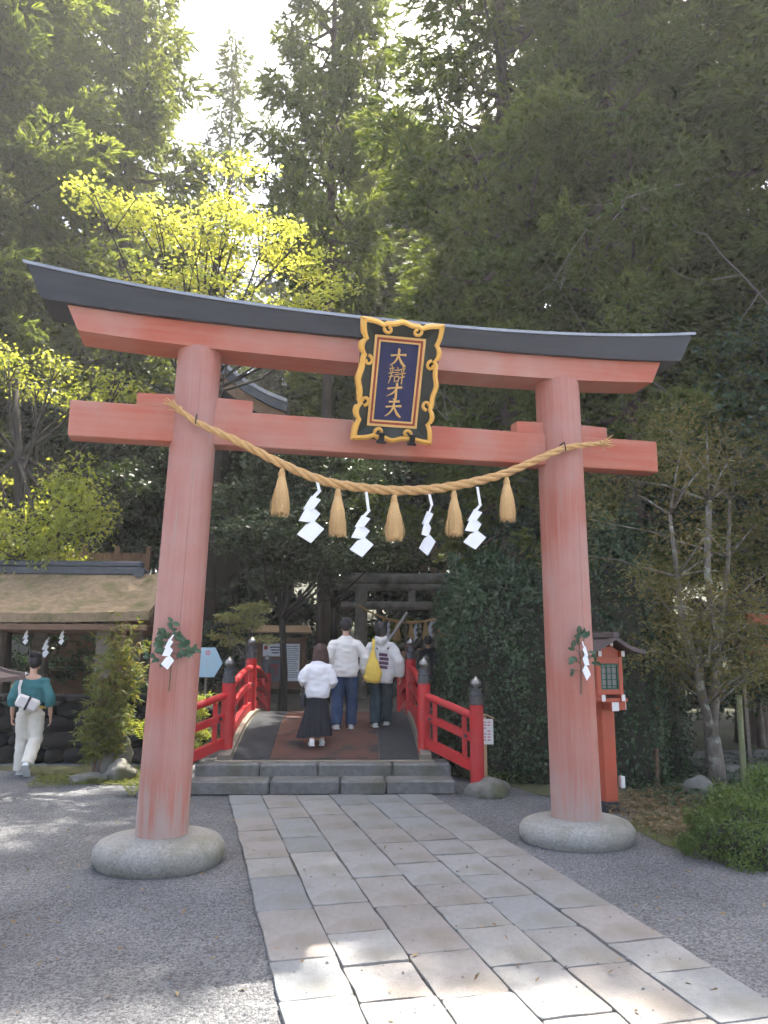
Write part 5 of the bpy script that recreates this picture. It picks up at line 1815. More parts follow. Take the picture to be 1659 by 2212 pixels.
mat('hedge_core', (0.012, 0.018, 0.009), (0.02, 0.022, 0.012), scale=9, rough=0.95)
for k, (c, R3, rz, n, lb) in enumerate((
        ((4.35, 9.95, 0), (0.98, 0.62, 2.72), -0.62, 24000, 'tall dense clipped hedge beside the bridge behind the gate pillar'),
        ((5.35, 9.2, 0), (0.62, 0.5, 3.3), -0.5, 13000, 'ivy-like shrub column behind the red lantern'),
        ((4.75, 11.9, 0), (0.9, 0.7, 3.2), -0.3, 12000, 'taller dark hedge behind the clipped one'),
        ((6.2, 9.9, 0), (0.6, 0.5, 2.3), -0.5, 9000, 'leafy dark shrub behind the maple trunks'))):
    h = empty('clipped_hedge', c, rz)
    tag(h, lb, 'hedge', 'hedges beside the bridge')
    dome_core((0, 0, 0), R3, 4.0, 0.86).build('branches', 'hedge_core', h)
    link('foliage', surface_leaves('foliage', dome((0, 0, 0), R3, 4.0, 0.085, 2.2), n, 0.060, 0.036, 'hedge_leaf', k + 60, 0.16), None, h)

# azalea bush and low plants in the right bed
for k, (c, R3, n, lb) in enumerate((((4.62, 5.72, 0), (0.56, 0.5, 0.46), 14000, 'round clipped azalea bush at the picture edge by the gravel'), ((5.55, 6.3, 0), (0.7, 0.55, 0.52), 12000, 'second azalea mound behind the round bush'), ((3.75, 10.35, 0), (0.35, 0.3, 0.42), 3500, 'low moss-green shrub at the foot of the hedge'), ((6.4, 5.2, 0), (0.7, 0.6, 0.5), 7000, 'azalea mound cut off by the picture edge'))):
    h = empty('azalea_bush', c)
    tag(h, lb, 'bush', 'low bushes in the planting bed')
    dome_core((0, 0, 0), R3, 2.4, 0.85).build('branches', 'hedge_core', h)
    link('foliage', surface_leaves('foliage', dome((0, 0, 0), R3, 2.4, 0.17, 1.5), n, 0.032, 0.016, 'azalea_leaf', k + 70, 0.09, -0.5), None, h)

# slender maple with forked pale trunks and reddish young leaves
ml = []
mr_ = random.Random(4)
for k in range(60):
    a = mr_.uniform(0, 6.28)
    rr = mr_.uniform(0.2, 1.0)
    z = mr_.uniform(1.35, 4.6)
    wd = 1.9 * (1 - abs(z - 2.6) / 3.4)
    ml.append(((rr * wd * math.cos(a) - 0.15, rr * wd * math.sin(a) * 0.8, z), (0.40, 0.40, 0.26)))
m_cr = clump_crown('crown', ml, 19000, 0.060, 0.024, 'red_maple_leaf', seed=14, flat=0.8, up=0.4, hang=0.3, spread=0.5, sub=10)
tm_ = MB()
b0 = [(0, 0, -0.1), (0.01, 0, 0.3), (-0.02, 0, 0.62)]
tm_.tube(b0, [0.12, 0.095, 0.085], seg=10)
tr1 = [(-0.02, 0, 0.58), (-0.10, 0.02, 1.0), (-0.22, 0.0, 1.45), (-0.36, 0.05, 1.95), (-0.44, 0.0, 2.6), (-0.5, 0, 3.4)]
tr2 = [(-0.02, 0, 0.58), (0.08, 0.02, 1.0), (0.2, 0.05, 1.6), (0.36, 0.02, 2.2), (0.5, 0.0, 2.9), (0.62, 0, 3.7)]
tr3 = [(0.2, 0.05, 1.6), (0.08, -0.05, 2.1), (-0.02, -0.1, 2.7), (0.05, -0.15, 3.6)]
for q in (tr1, tr2, tr3):
    tm_.tube(q, [0.06 * (1 - 0.13 * k) for k in range(len(q))], seg=8)
for c, rad in ml:
    src = mr_.choice([tr1, tr2, tr3])
    p = Vector(min(src[1:], key=lambda q: abs(q[2] - c[2] + 0.4)))
    c = Vector(c)
    k = p.lerp(c, 0.55) + Vector((0, 0, 0.06))
    tm_.tube([p, k, c], [0.017, 0.011, 0.004], seg=5)
me = tm_.mesh('trunk')
me.polygons.foreach_set('use_smooth', [True] * len(me.polygons))
me.materials.append(M['bark_smooth'])
place('maple_tree', me, m_cr, (6.35, 8.55, 0), 0.2, 1.0, 'slender forked maple with mottled pale trunks and reddish-green young leaves', 'tree')
for k, (x, y, h, r_, lb, mm) in enumerate(((6.38, 8.10, 1.15, 0.035, 'green bamboo support pole beside the maple trunk', 'bamboo'), (5.9, 9.0, 1.1, 0.03, 'grey support pole left of the maple trunk', 'bamboo'), (5.55, 8.6, 0.5, 0.025, 'short orange-brown stake in the planting bed', 'wood_brown'))):
    p = MB().tube([(0, 0, 0), (0.02, 0, h)], r_, seg=10)
    for z in np.arange(0.25, h, 0.3):
        p.tube([(0.02 * z / h, 0, z - 0.008), (0.02 * z / h, 0, z + 0.008)], r_ + 0.004, seg=10)
    tag(p.build('support_pole', mm, loc=(x, y, 0), smooth=True), lb, 'pole', 'poles in the planting bed')

# bamboo-leaved shrub by the left pillar
nr = random.Random(2)
stems = MB()
NP, NA = [], []
for k in range(16):
    a = nr.uniform(0, 6.28)
    h = nr.uniform(0.8, 2.0)
    sp = nr.uniform(0.08, 0.45)
    tip = Vector((math.cos(a) * sp + 0.15, math.sin(a) * sp * 0.8, h))
    p = [Vector((0.06 * math.cos(a), 0.06 * math.sin(a), 0)), Vector((0.35 * tip.x, 0.35 * tip.y, h * 0.5)), tip]
    stems.tube(p, [0.012, 0.009, 0.004], seg=5)
    for q in range(34):
        f = nr.uniform(0.22, 1.05)
        c = p[0].lerp(p[1], f * 2) if f < 0.5 else p[1].lerp(p[2], f * 2 - 1)
        d = Vector((nr.gauss(0, 1), nr.gauss(0, 1), nr.gauss(0.1, 0.5))).normalized()
        e = c + d * nr.uniform(0.12, 0.34)
        stems.tube([c, e], [0.004, 0.0015], seg=3, cap=False)
        for w in range(11):
            NP.append(c.lerp(e, nr.uniform(0.4, 1.1)))
            NA.append(d * 0.6 + Vector((nr.gauss(0, 0.6), nr.gauss(0, 0.6), nr.gauss(-0.35, 0.4))))
nd_ = empty('nandina_shrub', (-1.16, 10.98, 0))
tag(nd_, 'bushy bamboo-leaved shrub with orange-tinged stems left of the gate pillar', 'shrub')
stems.build('stem', 'wood_brown', nd_)
NP, NA = np.array(NP), np.array(NA)
link('foliage', fast_mesh('foliage', leaves(NP, NA, rng.normal(size=NP.shape) + np.array([0, 0, 0.8]), rng.uniform(0.07, 0.12, len(NP)), rng.uniform(0.018, 0.028, len(NP))), 4, 'nandina_leaf'), None, nd_)

# young staked tree behind the bridge rail, sunlight put into its leaf colour
sc_ = [((nr.uniform(-0.45, 0.45), nr.uniform(-0.3, 0.3), 1.75 + nr.uniform(-0.3, 0.38)), (0.24, 0.22, 0.12)) for k in range(11)]
sp_cr = clump_crown('crown', sc_, 2600, 0.075, 0.045, 'sapling_leaf_sunlit', seed=33, flat=0.6, up=0.6, spread=0.42)
sp_tr = branch_trunk([(0, 0, -0.1), (0.01, 0, 0.6), (0, 0, 1.1), (0, 0, 1.5)], sc_, 0.03, 33, 'bark_smooth')
place('young_tree', sp_tr, sp_cr, bp(14.85, -2.0, 0.4), 0, 1.0, 'small young tree with leaves coloured pale as if sunlit left of the notice board', 'tree')
# green shrub lit behind the log gate
gs = [((nr.uniform(-0.6, 0.6), nr.uniform(-0.4, 0.4), nr.uniform(0.5, 2.1)), (0.35, 0.35, 0.22)) for k in range(14)]
g_cr = clump_crown('crown', gs, 4000, 0.09, 0.045, 'willow_leaf', seed=40, up=0.5, spread=0.4)
g_tr = branch_trunk([(0, 0, -0.1), (0, 0, 0.5), (0, 0, 1.2), (0, 0, 1.8)], gs, 0.05, 40, 'bark_smooth')
place('shrub', g_tr, g_cr, (5.3, 21.9, 0.4), 0, 1.0, 'sunlit green shrub under the tie log of the log gate', 'shrub', 'shrubs beyond the bridge')
place('shrub', g_tr, g_cr, bp(13.4, 2.1, 0), 1.0, 0.7, 'light green shrub between bridge rail and hedge', 'shrub', 'shrubs beyond the bridge')
place('shrub', g_tr, g_cr, bp(11.3, -2.3, 0), 2.0, 0.5, 'low yellow-green shrub under the bridge wing rail', 'shrub', 'shrubs beyond the bridge')
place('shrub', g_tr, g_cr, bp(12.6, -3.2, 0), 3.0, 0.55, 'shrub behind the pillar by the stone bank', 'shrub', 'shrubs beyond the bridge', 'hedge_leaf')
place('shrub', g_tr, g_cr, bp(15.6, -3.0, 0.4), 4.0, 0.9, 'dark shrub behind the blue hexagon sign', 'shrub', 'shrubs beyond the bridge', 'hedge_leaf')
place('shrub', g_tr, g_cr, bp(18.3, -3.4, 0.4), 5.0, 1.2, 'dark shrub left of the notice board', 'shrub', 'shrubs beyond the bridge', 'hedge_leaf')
place('shrub', g_tr, g_cr, bp(13.1, -7.0, 0), 0.5, 0.8, 'yellowish shrub at the picture edge behind the stone bank', 'shrub', 'shrubs beyond the bridge')


for k in range(9):
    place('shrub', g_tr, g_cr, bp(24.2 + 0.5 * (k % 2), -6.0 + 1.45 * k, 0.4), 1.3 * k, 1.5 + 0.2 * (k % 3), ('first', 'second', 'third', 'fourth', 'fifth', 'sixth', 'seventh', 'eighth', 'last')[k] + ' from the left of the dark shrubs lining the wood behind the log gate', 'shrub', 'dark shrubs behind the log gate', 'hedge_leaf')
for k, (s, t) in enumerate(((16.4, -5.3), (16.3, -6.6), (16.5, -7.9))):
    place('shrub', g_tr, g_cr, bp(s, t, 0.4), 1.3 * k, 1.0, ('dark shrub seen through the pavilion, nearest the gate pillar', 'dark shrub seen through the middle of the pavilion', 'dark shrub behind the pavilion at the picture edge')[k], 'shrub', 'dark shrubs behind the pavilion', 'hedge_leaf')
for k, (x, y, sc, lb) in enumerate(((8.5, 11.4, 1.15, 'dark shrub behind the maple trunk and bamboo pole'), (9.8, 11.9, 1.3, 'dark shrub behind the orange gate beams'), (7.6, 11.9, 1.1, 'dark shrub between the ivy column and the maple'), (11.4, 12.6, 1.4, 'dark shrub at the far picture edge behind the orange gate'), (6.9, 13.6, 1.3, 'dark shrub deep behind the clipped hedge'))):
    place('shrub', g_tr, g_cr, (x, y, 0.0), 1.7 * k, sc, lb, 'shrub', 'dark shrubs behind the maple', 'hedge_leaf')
# ferns
def fern(loc, sc, lb):
    f = empty('fern', loc)
    f.scale = (sc, sc, sc)
    tag(f, lb, 'fern', 'ferns by the bank')
    for k in range(9):
        a = k * 0.7
        P, A, Nn, Ls = [], [], [], []
        for q in range(16):
            t = (q + 1) / 17
            c = Vector((math.cos(a) * 0.5 * t, math.sin(a) * 0.5 * t, 0.42 * math.sin(t * 2.0)))
            for g in (-1, 1):
                P.append(c); A.append(Vector((-math.sin(a) * g + 0.4 * math.cos(a), math.cos(a) * g + 0.4 * math.sin(a), -0.1))); Nn.append((0, 0, 1)); Ls.append(0.16 * math.sin(math.pi * t ** 0.7) + 0.02)
        link('frond', fast_mesh('frond', leaves(np.array(P), np.array(A), np.array(Nn, float), np.array(Ls), np.array(Ls) * 0.25), 4, 'fern_leaf'), None, f)


fern((-0.62, 11.15, 0.45), 0.62, 'bright yellow-green fern catching sun beside the gate pillar')
fern((-0.4, 10.5, 0.0), 0.4, 'small fern low at the foot of the pale rock')
fern(tuple(bp(9.3, -2.5, 0)), 0.4, 'small fern beside the stone step behind the pillar')

# ground cover: leaf litter, moss tufts, loose gravel
def scatter(name, poly_fn, n, ll, lw, m, label, cat, seed, z=0.012, lift=0.03):
    r = np.random.default_rng(seed)
    P = poly_fn(r, n)
    n = len(P)
    P = np.column_stack([P, z + r.random(n) * lift])
    A = r.normal(size=(n, 3)) * np.array([1, 1, 0.35])
    Nn = r.normal(size=(n, 3)) * 0.35 + np.array([0, 0, 1.0])
    s = r.uniform(0.6, 1.3, n)
    o = link(name, fast_mesh(name, leaves(P, A, Nn, ll * s, lw * s), 4, m), None)
    return tag(o, label, cat, kind='stuff')


def in_box(x0, x1, y0, y1, f=None):
    def fn(r, n):
        p = np.column_stack([r.uniform(x0, x1, n), r.uniform(y0, y1, n)])
        return p if f is None else p[f(p[:, 0], p[:, 1])]
    return fn


scatter('leaf_litter', in_box(4.2, 6.5, 5.9, 8.4, lambda x, y: (x - 4.2) * 0.6 + (y - 6) > 0.25 + 0.25 * np.sin(x * 5)), 6500, 0.055, 0.022, 'litter_leaf', 'dry brown leaf litter and grass under the red lantern', 'leaf litter', 81, 0.012, 0.09)
scatter('moss_tufts', in_box(4.0, 7.0, 4.4, 7.3, lambda x, y: (x - 4.05) + (y - 5.6) * 0.45 > 0.2), 9000, 0.022, 0.010, 'moss_leaf', 'yellowish moss tufts along the edge of the planting bed', 'moss', 82, 0.01, 0.03)
scatter('moss_tufts', in_box(-1.9, -0.2, 10.35, 11.3), 4000, 0.03, 0.012, 'moss_leaf', 'moss tufts at the foot of the left shrub and rocks', 'moss', 83, 0.01, 0.04)
scatter('ground_leaves', in_box(3.5, 4.6, 9.3, 10.4), 2500, 0.05, 0.025, 'azalea_leaf', 'low green ground cover below the hedge by the bridge', 'ground cover', 84, 0.01, 0.14)
scatter('ground_leaves', in_box(5.0, 9.0, 6.6, 10.4), 7000, 0.07, 0.03, 'hedge_leaf', 'dark ground cover under the maple', 'ground cover', 85, 0.01, 0.16)

scatter('fallen_leaves', in_box(-3.5, 4.0, 2.8, 9.2, lambda x, y: (x < X0 - 0.05) | (x > X1 + 0.05)), 420, 0.045, 0.02, 'litter_leaf', 'scattered dry leaves fallen on the gravel', 'leaf litter', 86, 0.008, 0.004)
scatter('fallen_leaves', in_box(X0, X1, 2.8, 8.8), 90, 0.042, 0.018, 'litter_leaf', 'scattered dry leaves fallen on the stone path', 'leaf litter', 87, 0.034, 0.003)
# loose pebbles on the gravel near the camera
r_ = np.random.default_rng(90)
n = 16000
d = 2.6 + 5.2 * r_.random(n) ** 1.6
az = R(13.8) + r_.uniform(-R(34), R(34), n)
px, py = d * np.sin(az), d * np.cos(az)
ok = ((px < X0 - 0.01) | (px > X1 + 0.01)) & ((px < 3.9) | (py < 4.2))
onp = (~ok) & (r_.random(n) < 0.05) & (px > X0) & (px < X1)
pz = np.where(onp, 0.030, 0.001)
ok = ok | onp
px, py, pz = px[ok], py[ok], pz[ok]
n = len(px)
oct_ = np.array([[1, 0, 0], [0, 1, 0], [-1, 0, 0], [0, -1, 0], [0, 0, 1.0]])
tri = np.array([[0, 1, 4], [1, 2, 4], [2, 3, 4], [3, 0, 4]])
sz = r_.uniform(0.004, 0.012, (n, 1, 1)) * r_.uniform(0.7, 1.3, (n, 1, 3))
an = r_.uniform(0, 6.28, n)
ca, sa = np.cos(an), np.sin(an)
loc = oct_[None] * sz
rot = np.stack([loc[..., 0] * ca[:, None] - loc[..., 1] * sa[:, None], loc[..., 0] * sa[:, None] + loc[..., 1] * ca[:, None], loc[..., 2] * 0.8], axis=-1)
rot = rot + np.stack([px, py, pz], -1)[:, None, :]
V = rot[:, tri, :].reshape(-1, 3, 3)
tag(link('gravel', fast_mesh('gravel', V, 3, 'pebble'), None), 'loose grey gravel of the court around the stone path', 'gravel', kind='stuff')

# ============================================================ PEOPLE
def fuse(mb, voxel, smooth=6, fac=0.5):
    """One continuous skin over overlapping shapes."""
    me = mb.mesh('tmp')
    o = bpy.data.objects.new('tmp', me)
    tmp_scene = bpy.data.scenes.new('tmp')
    tmp_scene.collection.objects.link(o)
    r = o.modifiers.new('r', 'REMESH')
    r.mode = 'VOXEL'
    r.voxel_size = voxel
    s = o.modifiers.new('s', 'SMOOTH')
    s.iterations = smooth
    s.factor = fac
    vl_ = tmp_scene.view_layers[0]
    vl_.update()
    out = bpy.data.meshes.new_from_object(o.evaluated_get(vl_.depsgraph))
    bpy.data.objects.remove(o)
    bpy.data.scenes.remove(tmp_scene)
    bpy.data.meshes.remove(me)
    return out


def ripple(me, fn):
    n = len(me.vertices)
    co, no = np.empty(n * 3), np.empty(n * 3)
    me.vertices.foreach_get('co', co)
    me.vertices.foreach_get('normal', no)
    co, no = co.reshape(-1, 3), no.reshape(-1, 3)
    k = np.array([fn(Vector(q)) for q in co])
    me.vertices.foreach_set('co', (co + no * k[:, None]).reshape(-1))
    me.update()


def join_mesh(me, mb):
    bm = bmesh.new()
    bm.from_mesh(me)
    base = [bm.verts.new(tuple(p)) for p in mb.v]
    for f in mb.f:
        try:
            bm.faces.new([base[i] for i in f])
        except ValueError:
            pass
    bmesh.ops.recalc_face_normals(bm, faces=list(bm.faces))
    bm.to_mesh(me)
    bm.free()
    return me


def hand(m, wrist, d, side, sc=1.0):
    """Relaxed hand: palm, four unequal bent fingers, thumb on the side. d points to the fingertips."""
    w = Vector(wrist)
    d = Vector(d).normalized()
    a = Vector((0, 1, 0)) - d * d.y               # towards the thumb side (forward)
    a = a.normalized()
    inn = Vector((-side, 0, 0))                    # palm faces the body
    m.tube([w, w + d * 0.03 * sc, w + d * 0.06 * sc, w + d * 0.088 * sc], [(0.024 * sc, 0.016 * sc), (0.035 * sc, 0.016 * sc), (0.041 * sc, 0.015 * sc), (0.038 * sc, 0.011 * sc)], seg=10, up=inn)
    for k, ln in enumerate((0.066, 0.076, 0.071, 0.055)):
        b = w + d * 0.083 * sc + a * (0.029 - 0.0195 * k) * sc
        p1 = b + (d * 0.9 + inn * 0.25) * ln * 0.45 * sc
        p2 = p1 + (d * 0.75 + inn * 0.6) * ln * 0.32 * sc
        p3 = p2 + (d * 0.5 + inn * 0.85) * ln * 0.28 * sc
        m.tube([b, p1, p2, p3], [0.0092 * sc, 0.0086 * sc, 0.008 * sc, 0.006 * sc], seg=7)
    b = w + d * 0.028 * sc + a * 0.026 * sc
    p1 = b + (d * 0.7 + a * 0.7 + inn * 0.15) * 0.036 * sc
    p2 = p1 + (d * 0.95 + a * 0.25 + inn * 0.3) * 0.03 * sc
    m.tube([b, p1, p2], [0.012 * sc, 0.010 * sc, 0.0075 * sc], seg=7)


def lerp3(a, b, f):
    return Vector(a).lerp(Vector(b), f)


def make_person(H, pose, loc, rz, label, group, top, top_m, legs_m, hair, hair_m, shoe_m, skirt=False, fine=True, sleeve=1.0, loose=1.0, hem=0.46, neck_open=0.0):
    """Standing or walking figure: x right, y the way it faces, z up."""
    h = H
    J = dict(neck=(0, -0.01, 0.845), head=(0, 0.015, 0.925), chest=(0, 0, 0.74), waist=(0, 0.0, 0.60), hip=(0, 0, 0.53))
    J.update(pose.get('core', {}))
    sh, el, wr_ = {}, {}, {}
    for s, n in ((-1, 'l'), (1, 'r')):
        sh[s] = Vector(pose.get('sh_' + n, (s * 0.098, -0.01, 0.765))) * h
        el[s] = Vector(pose.get('el_' + n, (s * 0.15, -0.03, 0.63))) * h
        wr_[s] = Vector(pose.get('wr_' + n, (s * 0.155, 0.02, 0.485))) * h
    hipj, kn, an = {}, {}, {}
    for s, n in ((-1, 'l'), (1, 'r')):
        hipj[s] = Vector(pose.get('hip_' + n, (s * 0.052, 0, 0.51))) * h
        kn[s] = Vector(pose.get('kn_' + n, (s * 0.058, 0.02, 0.275))) * h
        an[s] = Vector(pose.get('an_' + n, (s * 0.058, -0.02, 0.045))) * h
    j = {k: Vector(v) * h for k, v in J.items()}
    vx = 0.0135 if fine else 0.022
    # body
    b = MB()
    b.tube([j['hip'] - Vector((0, 0, 0.05 * h)), j['hip'], j['waist'], j['chest'], j['neck'] - Vector((0, 0, 0.03 * h))], [(0.07 * h, 0.055 * h), (0.085 * h, 0.06 * h), (0.072 * h, 0.05 * h), (0.09 * h, 0.06 * h), (0.06 * h, 0.04 * h)], seg=14, up=(0, 1, 0))
    b.tube([j['neck'] - Vector((0, 0, 0.05 * h)), j['neck'], lerp3(j['neck'], j['head'], 0.6)], [0.04 * h, 0.031 * h, 0.033 * h], seg=12)
    hd = j['head']
    hv = hd - j['neck']
    turn = pose.get('turn', 0.0)
    f = Vector((math.sin(-turn), math.cos(turn), 0))
    b.rock(hd, (0.050 * h, 0.060 * h, 0.070 * h), 0, 3, 0)
    b.rock(hd + f * 0.022 * h - Vector((0, 0, 0.03 * h)), (0.034 * h, 0.036 * h, 0.038 * h), 0, 2, 0)
    b.rock(hd + f * 0.058 * h - Vector((0, 0, 0.012 * h)), (0.008 * h, 0.012 * h, 0.014 * h), 0, 1, 0)
    sdv = Vector((f.y, -f.x, 0))
    for s in (-1, 1):
        b.rock(hd + sdv * s * 0.047 * h - Vector((0, 0, 0.006 * h)), (0.008 * h, 0.012 * h, 0.018 * h), 0, 1, 0)
    for s in (-1, 1):
        b.tube([sh[s], el[s], wr_[s]], [0.032 * h, 0.025 * h, 0.017 * h], seg=10)
        b.tube([hipj[s], kn[s], an[s]], [0.055 * h, 0.036 * h, 0.024 * h], seg=10)
    body = fuse(b, vx, 4)
    if fine:
        hm = MB()
        for s in (-1, 1):
            hand(hm, wr_[s], wr_[s] - el[s] + Vector((0, 0, -0.02)), s, h / 1.68)
        # eyes, mouth line as small raised shapes on the face
        for s in (-1, 1):
            hm.rock(hd + f * 0.050 * h + sdv * s * 0.019 * h + Vector((0, 0, 0.004 * h)), (0.007 * h, 0.005 * h, 0.004 * h), 0, 1, 0)
        join_mesh(body, hm)
    root = link('person', body, 'skin', None, 180, loc, rz)
    tag(root, label, 'person', group)
    # top
    t = MB()
    L = loose
    hz = hem * h
    t.tube([(j['hip'].x, j['hip'].y, hz), (j['hip'].x, j['hip'].y, hz + 0.05 * h), j['waist'], j['chest'], lerp3(j['chest'], j['neck'], 0.55), j['neck'] - Vector((0, 0, (0.012 + neck_open) * h))],
           [(0.092 * h * L, 0.072 * h * L), (0.104 * h * L, 0.078 * h * L), (0.099 * h * L, 0.072 * h * L), (0.106 * h, 0.070 * h * L), (0.080 * h, 0.054 * h), ((0.040 + neck_open * 0.6) * h, 0.040 * h)], seg=18, up=(0, 1, 0))
    for s in (-1, 1):
        e = wr_[s] if sleeve >= 1 else lerp3(el[s], wr_[s], sleeve)
        r1, r2, r3 = pose.get('sleeve_r', (0.041, 0.040, 0.032))
        t.tube([lerp3(sh[s], j['chest'], 0.35), sh[s], lerp3(sh[s], el[s], 0.5), el[s], lerp3(el[s], e, 0.6), e], [0.05 * h, 0.043 * h, r1 * h * L, r2 * h * L, r2 * h * L, r3 * h * L], seg=12)
    if top == 'hood':
        t.tube([j['neck'] + Vector((-0.05 * h, 0.0, 0.0)), j['neck'] + Vector((-0.035 * h, -0.05 * h, -0.02 * h)), j['neck'] + Vector((0, -0.07 * h, -0.045 * h)), j['neck'] + Vector((0.035 * h, -0.05 * h, -0.02 * h)), j['neck'] + Vector((0.05 * h, 0, 0.0))], [0.018 * h, 0.032 * h, 0.04 * h, 0.032 * h, 0.018 * h], seg=10)
    tme = fuse(t, vx, 5)
    ripple(tme, lambda c: noise.noise(c * 7.0 + Vector((H * 9, 0, 0))) * 0.009 + noise.noise(Vector((c.x * 9 + H + c.z * 6, c.y * 8, c.z * 22))) * 0.010)
    top_o = link('top', tme, top_m, root, 180)
    # legs
    g = MB()
    if not skirt:
        g.tube([j['hip'] + Vector((0, 0, 0.03 * h)), j['hip'], j['hip'] - Vector((0, 0, 0.05 * h))], [(0.08 * h, 0.06 * h), (0.094 * h, 0.07 * h), (0.095 * h, 0.068 * h)], seg=14, up=(0, 1, 0))
        lr_ = pose.get('leg_r', (0.062, 0.052, 0.047))
        for s in (-1, 1):
            g.tube([hipj[s], lerp3(hipj[s], kn[s], 0.5), kn[s], lerp3(kn[s], an[s], 0.55), an[s] + Vector((0, 0, -0.012 * h))], [lr_[0] * h * 1.02, lr_[0] * h * 0.97, lr_[1] * h, lr_[1] * 0.97 * h, lr_[2] * h], seg=14)
        gme = fuse(g, vx, 3)
        ripple(gme, lambda c: noise.noise(Vector((c.x * 9 + c.z * 4, c.y * 8, c.z * 15 + H))) * 0.011)
        link('trousers', gme, legs_m, root, 180)
    else:
        g.lathe([(0.17 * h, 0.075 * h), (0.168 * h, 0.10 * h), (0.148 * h, 0.2 * h), (0.122 * h, 0.33 * h), (0.098 * h, 0.46 * h), (0.085 * h, 0.54 * h), (0.078 * h, 0.57 * h)][::-1], (j['hip'].x, j['hip'].y, 0), seg=110, sx=1.0, sy=0.8, pleat=19, pamp=0.055)
        for v in g.v:                                   # swing of the hem in walking
            k = max(0, (0.5 * h - v.z)) / (0.5 * h)
            v.x += -0.05 * k * k
            v.z += 0.035 * k * math.sin(4 * v.x / h + 1.0)
        g.build('skirt', legs_m, root, smooth=60)
    # shoes
    for s, n in ((-1, 'l'), (1, 'r')):
        p = an[s]
        pit = pose.get('foot_' + n, 0.0)
        yaw = s * -0.12
        Mx = Matrix.Translation(p) @ Matrix.Rotation(yaw, 4, 'Z') @ Matrix.Rotation(-pit, 4, 'X')
        q = MB()
        q.tube([(0, -0.034 * h, -0.024 * h), (0, 0.0, -0.018 * h), (0, 0.05 * h, -0.022 * h), (0, 0.088 * h, -0.028 * h), (0, 0.105 * h, -0.031 * h)], [(0.022 * h, 0.018 * h), (0.026 * h, 0.026 * h), (0.029 * h, 0.019 * h), (0.027 * h, 0.013 * h), (0.014 * h, 0.008 * h)], seg=12, up=(0, 0, 1))
        q.tube([(0, -0.012 * h, -0.02 * h), (0, -0.008 * h, 0.018 * h)], [0.027 * h, 0.026 * h], seg=10)
        q.v = [Mx @ v for v in q.v]
        me = fuse(q, 0.009, 3)
        so = link('shoe', me, shoe_m, root, 180)
        sl = MB().box((0, 0.033 * h, -0.041 * h), (0.056 * h, 0.142 * h, 0.012 * h), bevel=0.004)
        sl.v = [Mx @ v for v in sl.v]
        sl.build('sole', 'shoe_white', so)
    # hair
    k = MB()
    if hair == 'short':
        k.rock(hd + Vector((0, -0.008 * h, 0.012 * h)), (0.060 * h, 0.067 * h, 0.070 * h), 3, 3, 0.05)
        k.rock(hd + Vector((0, -0.03 * h, -0.018 * h)), (0.044 * h, 0.034 * h, 0.042 * h), 3, 2, 0.06)
        k.rock(hd + Vector((0, 0.01 * h, 0.03 * h)), (0.048 * h, 0.056 * h, 0.05 * h), 5, 2, 0.1)
    elif hair == 'bob':
        k.rock(hd + Vector((0, -0.008 * h, 0.010 * h)), (0.064 * h, 0.070 * h, 0.072 * h), 3, 3, 0.05)
        k.tube([hd + Vector((0, -0.018 * h, 0.02 * h)), hd + Vector((0, -0.022 * h, -0.03 * h)), hd + Vector((0, -0.018 * h, -0.075 * h))], [(0.058 * h, 0.05 * h), (0.060 * h, 0.046 * h), (0.048 * h, 0.034 * h)], seg=16, up=(0, 1, 0))
    elif hair == 'long':
        k.rock(hd + Vector((0, -0.008 * h, 0.010 * h)), (0.068 * h, 0.072 * h, 0.074 * h), 3, 3, 0.05)
        k.tube([hd + Vector((0, -0.018 * h, 0.02 * h)), hd + Vector((0.004, -0.025 * h, -0.04 * h)), hd + Vector((0.006, -0.03 * h, -0.10 * h)), hd + Vector((0.01, -0.035 * h, -0.145 * h))], [(0.068 * h, 0.055 * h), (0.082 * h, 0.05 * h), (0.088 * h, 0.042 * h), (0.075 * h, 0.024 * h)], seg=18, up=(0, 1, 0))
    else:                                               # bun
        k.rock(hd + Vector((0, -0.008 * h, 0.012 * h)), (0.059 * h, 0.067 * h, 0.069 * h), 3, 3, 0.05)
        k.rock(hd + Vector((0, -0.045 * h, -0.005 * h)), (0.042 * h, 0.03 * h, 0.05 * h), 4, 2, 0.1)
        k.rock(hd + Vector((-0.012 * h, -0.045 * h, 0.072 * h)), (0.040 * h, 0.034 * h, 0.034 * h), 7, 2, 0.25)
        k.rock(hd + Vector((0.032 * h, -0.035 * h, 0.066 * h)), (0.028 * h, 0.024 * h, 0.024 * h), 9, 2, 0.3)
    kme = fuse(k, 0.010, 3)
    ripple(kme, lambda c: noise.noise(Vector((c.x * 60, c.y * 60, c.z * 9))) * 0.004)
    link('hair', kme, hair_m, root, 180)
    return root, top_o


def patch_on(mesh_obj, name, m, parent, x0, x1, z0, z1, off=0.004, ny=8, skew=0.0):
    """Thin print lying on the back of a garment."""
    bv = BVHTree.FromPolygons([v.co for v in mesh_obj.data.vertices], [p.vertices[:] for p in mesh_obj.data.polygons])
    V, F = [], []
    for i in range(ny):
        for k in range(3):
            x = x0 + (x1 - x0) * i / (ny - 1)
            z = z0 + (z1 - z0) * k / 2 + skew * (i / (ny - 1))
            hit = bv.ray_cast(Vector((x, -1, z)), Vector((0, 1, 0)))
            V.append((hit[0] if hit[0] is not None else Vector((x, -0.1, z))) + Vector((0, -off, 0)))
    for i in range(ny - 1):
        for k in range(2):
            F.append((i * 3 + k, (i + 1) * 3 + k, (i + 1) * 3 + k + 1, i * 3 + k + 1))
    me = bpy.data.meshes.new(name)
    me.from_pydata(V, [], F)
    return link(name, me, m, parent)


GRP = 'visitors crossing the red bridge'
